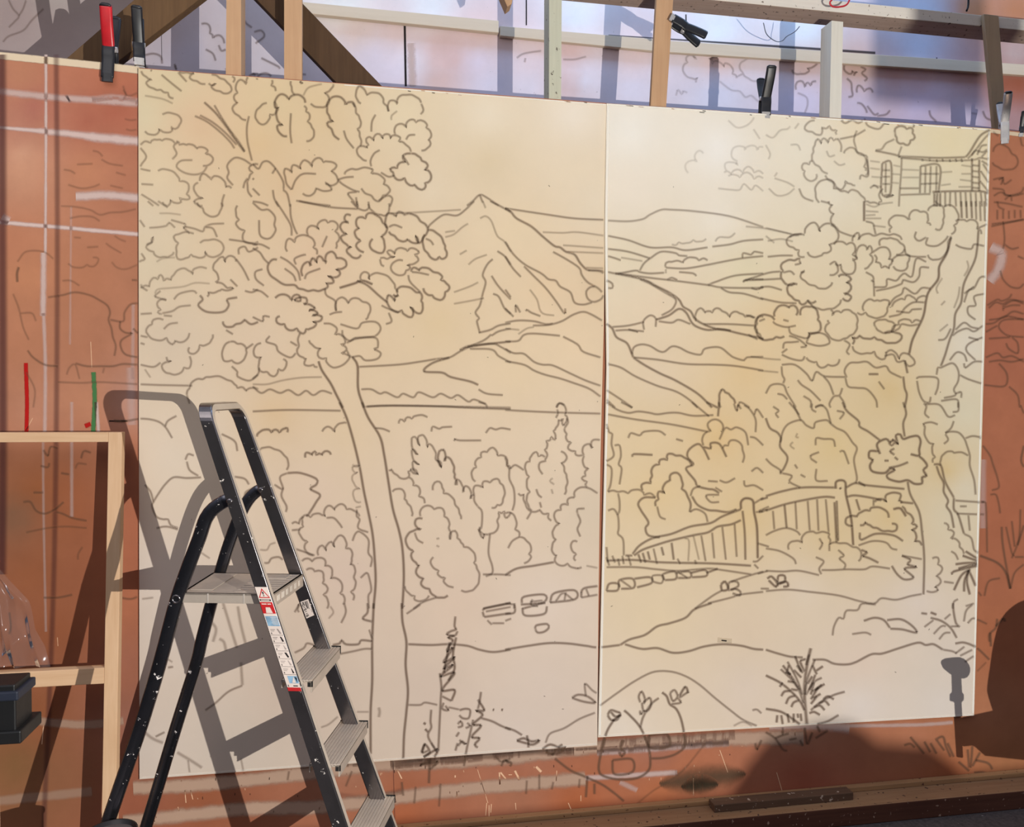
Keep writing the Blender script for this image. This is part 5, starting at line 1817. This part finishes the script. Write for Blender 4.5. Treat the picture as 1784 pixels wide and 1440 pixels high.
lab(mb, .3, .94, .855, .925, 3, .001); labpoly(mb, [(.5, .92), (.7, .86), (.75, .92)], 0, .0013); labpoly(mb, [(.75, .86), (.9, .87), (.85, .92)], 2, .0013)
lab(mb, .5, .8, .945, .955, 2, .001); lab(mb, .15, .2, .94, .96, 2, .001)
lab(mb, .06, .94, .965, 1.0, 1, .0012)
o = mb.build('warning_label', LM, FRAME, recalc=False); o['label'] = 'white and red warning label with exclamation triangle and small pictograms'
# data plate on the far rail
def farq(px): u, z = nearpx(*px, LWID); return u, z
mb = MB(); Q = [farq(p) for p in ((523.5, 1048), (537, 1043), (547.5, 1071), (534, 1077))]
i = [mb.vert(LD(u, LWID-.0008, z)) for u, z in Q]; mb.face(i, 0)
def fq(s, t):
    q = [np.array(x) for x in Q]; return (q[0]*(1-s)+q[1]*s)*(1-t)+(q[3]*(1-s)+q[2]*s)*t
def frect(s0, s1, t0, t1, mi, h=.0012):
    i = []
    for s, t in ((s0, t0), (s1, t0), (s1, t1), (s0, t1)):
        u, z = fq(s, t); i.append(mb.vert(LD(u, LWID-h, z)))
    mb.face(i, mi)
frect(.45, .85, .06, .3, 4); frect(.5, .62, .1, .5, 2); frect(.68, .74, .1, .55, 2); frect(.8, .84, .1, .4, 4); frect(.9, .94, .6, .8, 2)
# serial number running down the plate
GL = {'M': [(0, 0, 0, 1), (0, 1, .5, .4), (.5, .4, 1, 1), (1, 1, 1, 0)], '0': [(0, 0, 0, 1), (0, 1, 1, 1), (1, 1, 1, 0), (1, 0, 0, 0)], '1': [(.5, 0, .5, 1)], '5': [(1, 1, 0, 1), (0, 1, 0, .5), (0, .5, 1, .5), (1, .5, 1, 0), (1, 0, 0, 0)], '6': [(1, 1, 0, 1), (0, 1, 0, 0), (0, 0, 1, 0), (1, 0, 1, .5), (1, .5, 0, .5)]}
for k, ch in enumerate('M015116'):
    t0 = .08+k*.125; hgt = .25
    for x0, y0, x1, y1 in GL[ch]:            # glyph x runs along t, glyph y along s
        a = np.array([.12+hgt*y0, t0+.085*x0]); c_ = np.array([.12+hgt*y1, t0+.085*x1]); d = c_-a; nn = np.array([-d[1], d[0]*1.]); nn = nn/np.linalg.norm(nn)*np.array([.035, .014]); e = d*.0
        ii = []
        for s, t in (a+nn, c_+nn, c_-nn, a-nn):
            u, z = fq(s, t); ii.append(mb.vert(LD(u, LWID-.0014, z)))
        mb.face(ii, 2)
o = mb.build('data_label', LM, FRAME, recalc=False); o['label'] = 'small white data label with printed serial number'
# ------------------------------------------------------------------ leaning pine frame with plastic film
yt, yb2 = -.10, -.215
frame = empty('wooden_frame', (-.5, -.2, 0))
tag(frame, 'unpainted pine frame with clear plastic film leaning on the orange flat', 'wooden frame')
ztop = onY(0, 753, yt)[2]
def FY(z): return yt+(yb2-yt)*(ztop-z)/(ztop)          # plane of the frame's front
def FP(px, py, back_=0.):
    # point where the pixel ray meets the leaning plane
    k = (yb2-yt)/ztop; d = ray(px, py); # y = yt + k*(ztop - z)
    t = (yt+k*(ztop-CAM[2])-CAM[1])/(d[1]+k*d[2]); return CAM+d*t+np.array([0, back_, 0])
D = .034
def frame_part(name, quad, mat): 
    mb = MB(); mb.prism([FP(*p) for p in quad], (0, D, .0)); return mb.build(name, mat, frame, bevel=.002)
xr0, xr1 = FP(186, 900)[0], FP(210, 900)[0]
zbt = FP(100, 1167)[2]; zbb = FP(100, 1195)[2]; ztr = FP(100, 770)[2]
def frame_box(name, x0, x1, z0, z1, mat):
    mb = MB(); mb.hexa([(x0, FY(z0), z0), (x1, FY(z0), z0), (x1, FY(z0)+D, z0), (x0, FY(z0)+D, z0), (x0, FY(z1), z1), (x1, FY(z1), z1), (x1, FY(z1)+D, z1), (x0, FY(z1)+D, z1)])
    return mb.build(name, mat, frame, bevel=.002)
frame_box('stile', xr0, xr1, .001, ztop, PINE)
frame_box('stile', -1.40, -1.35, .001, ztop, PINE)
frame_box('top_rail', -1.35, xr0, ztr, ztop, PINEX)
frame_box('middle_rail', -1.35, xr0, zbb, zbt, PINEX)
m, nt, b = new_mat('clear_plastic_film')
g = nt.nodes.new('ShaderNodeBsdfGlossy'); g.inputs['Roughness'].default_value = .12; g.inputs['Color'].default_value = (.8, .82, .88, 1)
t = nt.nodes.new('ShaderNodeBsdfTransparent'); t.inputs['Color'].default_value = (.93, .92, .91, 1); fr = nt.nodes.new('ShaderNodeLayerWeight'); fr.inputs['Blend'].default_value = .12
ms = nt.nodes.new('ShaderNodeMixShader'); nt.links.new(fr.outputs['Fresnel'], ms.inputs[0]); nt.links.new(t.outputs[0], ms.inputs[1]); nt.links.new(g.outputs[0], ms.inputs[2])
out = [n for n in nt.nodes if n.type == 'OUTPUT_MATERIAL'][0]; nt.links.new(ms.outputs[0], out.inputs[0]); FILM = m
m, nt, b = new_mat('crumpled_plastic')
g = nt.nodes.new('ShaderNodeBsdfGlossy'); g.inputs['Roughness'].default_value = .1; g.inputs['Color'].default_value = (.85, .88, .95, 1)
df = nt.nodes.new('ShaderNodeBsdfDiffuse'); df.inputs['Color'].default_value = (*lin((150, 138, 136)), 1)
t = nt.nodes.new('ShaderNodeBsdfTransparent'); m1 = nt.nodes.new('ShaderNodeMixShader'); m1.inputs[0].default_value = .13; nt.links.new(t.outputs[0], m1.inputs[1]); nt.links.new(df.outputs[0], m1.inputs[2])
fr = nt.nodes.new('ShaderNodeLayerWeight'); fr.inputs['Blend'].default_value = .16; m2 = nt.nodes.new('ShaderNodeMixShader'); nt.links.new(fr.outputs['Fresnel'], m2.inputs[0]); nt.links.new(m1.outputs[0], m2.inputs[1]); nt.links.new(g.outputs[0], m2.inputs[2])
out = [n for n in nt.nodes if n.type == 'OUTPUT_MATERIAL'][0]; nt.links.new(m2.outputs[0], out.inputs[0]); CRUMPLE = m
mb = MB(); rg = random.Random(3)
def film(u, v):
    x = -1.35+(xr0+1.35)*u; z = zbt+.002+(ztr-zbt-.004)*v
    return (x, FY(z)+D*.5+.006*math.sin(9*u+3*v)+.004*math.sin(23*u-5*v), z)
ids = grid(mb, film, 30, 24)
o = mb.build('plastic_film', FILM, frame, recalc=False)
for pl in o.data.polygons: pl.use_smooth = True
# crumpled plastic gathered in the corner on the middle rail
PB = [(-30, 1160), (88, 1162)]; PT = [(-30, 960), (6, 990)]
plastic = MB(); rg = random.Random(11)
wob = [[rg.uniform(-1, 1) for _ in range(40)] for _ in range(40)]
def crum(u, v):
    # a triangular fold: wide on the rail, narrow at the top left
    L_ = np.array([-40., 960+200*v]); R_ = np.array([np.interp(v, [0, .34, .5, 1], [-30, 50, 60, 88]), np.interp(v, [0, .34, .5, 1], [962, 1046, 1075, 1161])]); p = L_*(1-u)+R_*u
    q = FP(p[0], p[1], 0.); a, b_ = u*9, v*5+u*2; i, j = int(a), int(b_); fu, fv = a-i, b_-j
    hh = (wob[j][i]*(1-fu)+wob[j][i+1]*fu)*(1-fv)+(wob[j+1][i]*(1-fu)+wob[j+1][i+1]*fu)*fv
    return q+np.array([0, -.003+.02*hh-.03*(1-v)*.2, 0])
grid(plastic, crum, 60, 60)
o = plastic.build('crumpled_plastic', CRUMPLE, frame, recalc=False)
for pl in o.data.polygons: pl.use_smooth = True
# ------------------------------------------------------------------ black box-shaped clamp jaw at the left edge
root = empty('black_plastic_case', tuple(onY(10, 1290, -.62)))
tag(root, 'black plastic case with ridged lid at the left picture edge', 'case')
BP = metal('black_plastic', (14, 14, 15), .5, (90, 90, 90), 0., 60, .72, .5); BP2 = simple('blue_black_plastic', (34, 38, 50), .5)
YC = -.62
def cpx(x0, y0, x1, y1, name, d0, d1, mat=BP):
    a = onY(x0, y0, YC); c_ = onY(x1, y1, YC); mb = MB(); mb.box(a[0], c_[0], YC-d0, YC+d1, c_[2], a[2]); return mb.build(name, mat, root, bevel=.004)
cpx(-60, 1216, 28, 1284, 'case_body', 0, .10); cpx(-62, 1208, 33, 1219, 'rim', .006, .106, BP2); cpx(-60, 1198, 25, 1208, 'lid', -.004, .1)
cpx(-62, 1276, 40, 1292, 'base', .012, .12)
zc0 = onY(0, 1292, YC)[2]
# a pine trestle leg carries it from below (outside the picture, standing on the floor)
mb = MB(); a = onY(-60, 1292, YC); c_ = onY(12, 1292, YC); mb.box(a[0], a[0]+.05, YC+.02, YC+.07, 0, zc0-.0005); tag(mb.build('timber_post', PINE, origin=(a[0], YC, 0), bevel=.002), 'pine post standing under the black case', 'post')
# ------------------------------------------------------------------ paint tin at the ladder foot
hz = .10
while onZ(192, 1449, hz)[1] > -.71: hz += .005
pc = onZ(192, 1449, hz)
tin = MB(); R = .062
def ringc(r, z, n=32): return [(pc[0]+r*math.cos(2*math.pi*k/n), pc[1]+r*math.sin(2*math.pi*k/n), z) for k in range(n)]
TIN = simple('black_tin', (30, 26, 26), .35, .3, spec=.5)
tin.sweep([ringc(R*.96, .001), ringc(R, .006), ringc(R, hz-.008), ringc(R*1.05, hz-.006), ringc(R*1.05, hz), ringc(R*.97, hz), ringc(R*.95, hz-.012)], 0, True, True)
root = tin.build('paint_tin', TIN, origin=(pc[0], pc[1], 0)); tag(root, 'black paint tin with raised rim beside the ladder foot', 'paint tin')
tin = MB(); tin.sweep([ringc(R*.94, hz-.011), ringc(R*.4, hz-.010), ringc(.002, hz-.010)], 0, True, False); tin.build('lid', simple('grey_tin_lid', (120, 110, 108), .4, .6), root)
# ------------------------------------------------------------------ spring clamps
BLACKM = simple('clamp_black', (24, 24, 28), .42, .0, spec=.5, var=.3); STEEL = metal('clamp_steel', (206, 202, 200), .3, (60, 55, 50), .35, 60, .7, .6); REDH = simple('clamp_red_grip', (184, 24, 34), .35, 0, spec=.6, var=.2)
def spring_clamp(pos, R, label, s=1., open_=.30, hcol=BLACKM, arm=BLACKM, jaw=BLACKM, hl=.105, jl=.075, tip=STEEL, wd=.022, gap=.010, rear=None):
    """local frame: arms spread along +-X, strap width along Y, handles up +Z, pivot at the origin"""
    root = empty('spring_clamp', pos); tag(root, label, 'clamp', 'spring clamps along the top of the boards'); root.rotation_euler = R.to_euler()
    for sg in (-1, 1):
        def rings(pts, wid, th):
            P = [np.array(p, float) for p in pts]; out = []
            for i, p in enumerate(P):
                d = P[min(i+1, len(P)-1)]-P[max(i-1, 0)]; d /= np.linalg.norm(d); n = np.array([d[1], -d[0]])
                w_ = (wid[i] if isinstance(wid, list) else wid)*s/2; t_ = (th[i] if isinstance(th, list) else th)*s/2; r = []
                for a, bb in ((-1, -.6), (-.6, -1), (.6, -1), (1, -.6), (1, .6), (.6, 1), (-.6, 1), (-1, .6)):
                    q = p*s+n*t_*bb; r.append((q[0]*1., a*w_, q[1]))
                out.append(r)
            return out
        so = math.sin(open_/1.0)
        hp = [(sg*.010, -.004), (sg*(.014+so*.03), .03), (sg*(.014+so*.07), .065), (sg*(.014+so*hl), hl)]
        mb = MB(); mb.sweep(rings(catmull(hp, .006), wd, .011), 0, True); hnd = mb.build('handle', hcol if sg < 0 or not rear else rear, None); hnd.parent = root
        mb = MB(); mb.sweep(rings([(sg*(.014+so*hl*.97), hl*.97), (sg*(.0145+so*hl*1.0), hl*1.01), (sg*(.0145+so*hl*1.04), hl*1.05)], [wd*1.0, wd*.95, wd*.6], .0115), 0, True); g_ = mb.build('grip_end', BLACKM, None); g_.parent = hnd
        jp = [(sg*.012, .012), (sg*.018, -.015), (sg*.017, -.04), (sg*(gap*.5+.004), -jl)]
        mb = MB(); mb.sweep(rings(catmull(jp, .006), [wd*1.05]*60, .006), 0, True); j_ = mb.build('jaw', arm, None); j_.parent = root
        mb = MB(); mb.sweep(rings([(sg*(gap*.5+.004), -jl+.012), (sg*(gap*.5+.003), -jl-.004), (sg*(gap*.5+.003), -jl-.012)], wd*.9, .008), 0, False); t_ = mb.build('jaw_pad', tip, None); t_.parent = j_
    mb = MB(); mb.tube([(0, -.6*wd*s, 0), (0, .6*wd*s, 0)], .008*s, 12); o = mb.build('spring', STEEL, None); o.parent = root
    return root
def Rm(yaw, roll=0., pitch=0.):
    return Matrix.Rotation(roll, 3, 'Y') @ Matrix.Rotation(pitch, 3, 'X') @ Matrix.Rotation(yaw, 3, 'Z')
ang = math.radians
P_ = lambda x, y, Y: tuple(onY(x, y, Y))
spring_clamp(P_(192, 86, .010), Rm(ang(90), ang(1)), 'red-handled spring clamp on the top edge of the orange flat', s=1.18, hcol=REDH, open_=.26, gap=.036, hl=.105, jl=.088, wd=.032, tip=BLACKM, rear=BLACKM)
spring_clamp(P_(242, 78, .008), Rm(ang(102), ang(-2)), 'black spring clamp with steel tip on the left board corner', s=1.0, open_=.30, gap=.045, hl=.105, jl=.066, wd=.034)
spring_clamp(P_(1333, 172, .006), Rm(ang(80), ang(2)), 'black spring clamp upright on the top edge of right board', s=1.0, open_=.52, gap=.030, hl=.098, jl=.07, wd=.036)
spring_clamp(P_(1192, 49, .022), Rm(ang(84), ang(117)), 'black spring clamp gripping the slanting brown board', s=.96, open_=.22, gap=.022, hl=.085, jl=.06, wd=.034)
spring_clamp(P_(1749, 214, .006), Rm(ang(60), ang(-1)), 'bare steel spring clamp at the top right of right board', s=1.0, open_=.56, gap=.03, hcol=STEEL, arm=STEEL, jaw=STEEL, hl=.10, jl=.078, wd=.030)
spring_clamp(P_(1780, 222, .006), Rm(ang(50), ang(6)), 'small black spring clamp at the right picture edge', s=.62, open_=.34, gap=.05, hl=.09, jl=.06, wd=.026)
# ------------------------------------------------------------------ projector, and what stands in its beam to the right of the picture
LX, LY, LZ = 1.89, -3.05, 1.54
LIGHT = Vector((LX, LY, LZ))
def beam_pt(px, py, Y, wallY=0.):
    s = onY(px, py, wallY); L = np.array([LX, LY, LZ]); t = (Y-LY)/(wallY-LY); return L+(s-L)*t
# office chair whose shadow falls on the right edge of the wall
YCH = -.85
chair = empty('office_chair', tuple(beam_pt(1740, 1300, YCH)*np.array([1, 1, 0]))); tag(chair, 'dark office chair with armrest standing right of the boards', 'office chair')
CHM = simple('chair_fabric', (40, 38, 42), .9); CHP = simple('chair_plastic', (28, 28, 30), .5)
def chair_part(name, polys, thick, mat, yc=YCH, bev=.006):
    mb = MB()
    for poly in polys:
        if name in ('armrest', 'backrest'): poly = [tuple(p) for p in catmull(list(poly)+[poly[0]], 5)[:-1]]
        q = [beam_pt(x, y, yc-thick/2) for x, y in poly]; n = len(q)
        a = [mb.vert(p) for p in q]; b_ = [mb.vert(beam_pt(x, y, yc+thick/2)) for x, y in poly]
        mb.face(a[::-1]); mb.face(b_)
        for k in range(n): mb.face((a[k], a[(k+1) % n], b_[(k+1) % n], b_[k]))
    return mb.build(name, mat, chair, bevel=bev)
chair_part('armrest', [[(1636, 1150), (1644, 1146), (1670, 1144), (1682, 1151), (1688, 1163), (1686, 1175), (1678, 1181), (1664, 1180), (1654, 1174), (1640, 1162)]], .05, CHP)
chair_part('armrest_post', [[(1655, 1172), (1672, 1172), (1674, 1206), (1677, 1208), (1677, 1219), (1673, 1222), (1678, 1320), (1666, 1318), (1660, 1222), (1652, 1220), (1652, 1208), (1656, 1205)]], .03, CHP)
chair_part('seat', [[(1672, 1250), (1735, 1236), (1990, 1240), (1990, 1330), (1790, 1324), (1716, 1316), (1696, 1298), (1676, 1300)]], .34, CHM, YCH-.17)
chair_part('backrest', [[(1731, 1242), (1721, 1210), (1720, 1195), (1725, 1158), (1731, 1120), (1741, 1085), (1757, 1062), (1785, 1045), (1830, 1042), (1860, 1060), (1870, 1250)]], .30, CHM, YCH-.17)
sc_ = beam_pt(1840, 1330, YCH)
mb = MB(); mb.tube([(sc_[0], YCH, .07), (sc_[0], YCH, sc_[2])], .025, 14); mb.build('gas_column', CHP, chair)
mb = MB()
for k in range(5):
    a = k*2*math.pi/5+.3; d = Vector((math.cos(a), math.sin(a), 0)); mb.tube([Vector((sc_[0], YCH, .09)), Vector((sc_[0], YCH, .075))+d*.16, Vector((sc_[0], YCH, .062))+d*.28], [.024, .018, .014], 8)
mb.build('star_base', CHP, chair)
for k in range(5):
    a = k*2*math.pi/5+.3; mb = MB(); c_ = Vector((sc_[0]+.28*math.cos(a), YCH+.28*math.sin(a), .028)); t_ = Vector((-math.sin(a), math.cos(a), 0)); mb.tube([c_-t_*.02, c_+t_*.02], .0275, 14); mb.build('caster', CHP, chair)
# work table with the projector and an added heap that blocks light
WT = wood('table_top', (150, 120, 90), (110, 84, 60), 'x')
table = empty('work_table', (LX+.1, LY-.1, 0)); tag(table, 'plain work table carrying the projector', 'table')
ztab = LZ-.235
mb = MB(); mb.box(LX-.35, LX+.65, LY-.45, LY+.50, ztab-.03, ztab); mb.build('tabletop', WT, table, bevel=.003)
for x in (LX-.31, LX+.61):
    for y in (LY-.41, LY+.46):
        mb = MB(); mb.box(x-.025, x+.025, y-.025, y+.025, .001, ztab-.03); mb.build('leg', WT, table, bevel=.002)
pr = empty('projector', (LX, LY-.15, ztab)); tag(pr, 'white projector on the work table aimed at the boards', 'projector')
PW = simple('projector_white', (220, 220, 222), .4)
mb = MB(); mb.box(LX-.16, LX+.16, LY-.30, LY-.035, ztab+.17, LZ+.055); mb.build('case', PW, pr, bevel=.01)
mb = MB(); mb.box(LX-.13, LX+.13, LY-.28, LY-.06, ztab+.0005, ztab+.169); mb.build('riser', WT, pr, bevel=.004)
mb = MB(); n = 24
mb.sweep([[(LX+r*math.cos(2*math.pi*k/n), y, LZ+r*math.sin(2*math.pi*k/n)) for k in range(n)] for r, y in ((.045, LY-.033), (.045, LY-.008), (.036, LY-.008), (.036, LY-.03))], 0, True, False); mb.build('lens_ring', CHP, pr)
# blurred silhouettes: an unseen heap low in the beam and a flap high in it, added to cast soft shadows
YBLK = LY+.36
mb = MB(); prof = [(1262, 1440), (1285, 1405), (1320, 1345), (1350, 1300), (1400, 1284), (1440, 1272), (1490, 1272), (1520, 1284), (1546, 1308), (1640, 1316), (1680, 1345), (1730, 1390), (1760, 1440)]
rg = random.Random(5); rings = []
for k, (x, y) in enumerate(prof):
    p = beam_pt(x, y, YBLK); h = max(p[2]-ztab, .02)
    ring = []
    for j in range(11):
        a = math.pi*j/10; ring.append((p[0], YBLK-.06*math.cos(a), ztab+.001+(h-.001)*math.sin(a)**.7))
    rings.append(ring)
mb.sweep(rings, 0, True); tag(mb.build('blocker_heap', simple('grey_blocker', (110, 104, 98), .95, bump=.4), origin=(LX+.25, YBLK, ztab)), 'unseen grey heap on the work table, added to cast a soft shadow', 'light blocker')
YFL = LY+.47  # added flap and its support shape the soft shadow at top right
fa = beam_pt(1520, 172, YFL, YB); fb = beam_pt(1712, 190, YFL, YB); ft = beam_pt(1712, -160, YFL, YB)
mb = MB(); mb.hexa([fa, fb, fb+[0, .003, 0], fa+[0, .003, 0], [fa[0], YFL, ft[2]], [fb[0], YFL, ft[2]], [fb[0], YFL+.003, ft[2]], [fa[0], YFL+.003, ft[2]]]); mb.build('blocker_flap', simple('brown_blocker', (140, 108, 78), .9), pr)
mb = MB(); mb.tube([(fb[0]+.13, YFL+.012, ztab+.0005), (fb[0]+.13, YFL+.012, ft[2]-.01), (fb[0]-.05, YFL+.012, ft[2]-.01)], .008, 10); mb.build('blocker_mast', CHP, pr)
# ------------------------------------------------------------------ light
kl = bpy.data.lights.new('projector_lamp', 'SPOT'); kl.energy = KEY_W; kl.shadow_soft_size = .006; kl.spot_size = math.radians(140); kl.spot_blend = .2
kl.color = (1., .985, .93)
ko = bpy.data.objects.new('projector_lamp', kl); COL.objects.link(ko); ko.location = LIGHT
ko.rotation_euler = (math.radians(90), 0, 0)
kl.use_nodes = True; nt = kl.node_tree; em = [n for n in nt.nodes if n.type == 'EMISSION'][0]
# a projector lights a flat screen evenly: intensity grows with 1/cos^3 off axis
tc = nt.nodes.new('ShaderNodeTexCoord'); sx = nt.nodes.new('ShaderNodeSeparateXYZ'); nt.links.new(tc.outputs['Normal'], sx.inputs[0])
ab = nt.nodes.new('ShaderNodeMath'); ab.operation = 'ABSOLUTE'; nt.links.new(sx.outputs[2], ab.inputs[0])
mx = nt.nodes.new('ShaderNodeMath'); mx.operation = 'MAXIMUM'; nt.links.new(ab.outputs[0], mx.inputs[0]); mx.inputs[1].default_value = .4
pw = nt.nodes.new('ShaderNodeMath'); pw.operation = 'POWER'; nt.links.new(mx.outputs[0], pw.inputs[0]); pw.inputs[1].default_value = -2.7
nt.links.new(pw.outputs[0], em.inputs['Strength'])
w = bpy.data.worlds.new('room_glow'); SC.world = w; w.use_nodes = True; nt = w.node_tree; bg = nt.nodes['Background']
tc = nt.nodes.new('ShaderNodeTexCoord'); sx = nt.nodes.new('ShaderNodeSeparateXYZ'); nt.links.new(tc.outputs['Generated'], sx.inputs[0])
rp = nt.nodes.new('ShaderNodeValToRGB'); e = rp.color_ramp.elements
e[0].position = .0; e[0].color = (.06, .06, .065, 1); e[1].position = 1.; e[1].color = (.70, .74, .90, 1)
x = e.new(.15); x.color = (.10, .10, .125, 1); x = e.new(.45); x.color = (.52, .54, .66, 1)
nt.links.new(sx.outputs[2], rp.inputs[0]); nt.links.new(rp.outputs[0], bg.inputs[0]); bg.inputs[1].default_value = WORLD_S
al = bpy.data.lights.new('cool_strip_lamp', 'AREA'); al.shape = 'RECTANGLE'; al.size = 4; al.size_y = .25; al.energy = STRIP_W; al.color = (.30, .58, 1.)
ao = bpy.data.objects.new('cool_strip_lamp', al); COL.objects.link(ao); ao.location = (2.3, .3, 4.2); ao.rotation_euler = (math.radians(12), 0, 0)

al = bpy.data.lights.new('left_fill_light', 'AREA'); al.shape = 'DISK'; al.size = 2.2; al.energy = FILL_W; al.color = (1., .95, .92)  # added fill to lift the ambient light on the left
ao = bpy.data.objects.new('left_fill_light', al); COL.objects.link(ao); ao.location = (-.6, -2.4, 3.7)
ao.rotation_euler = (Vector((.2, 0, 1.1))-ao.location).to_track_quat('-Z', 'Y').to_euler()
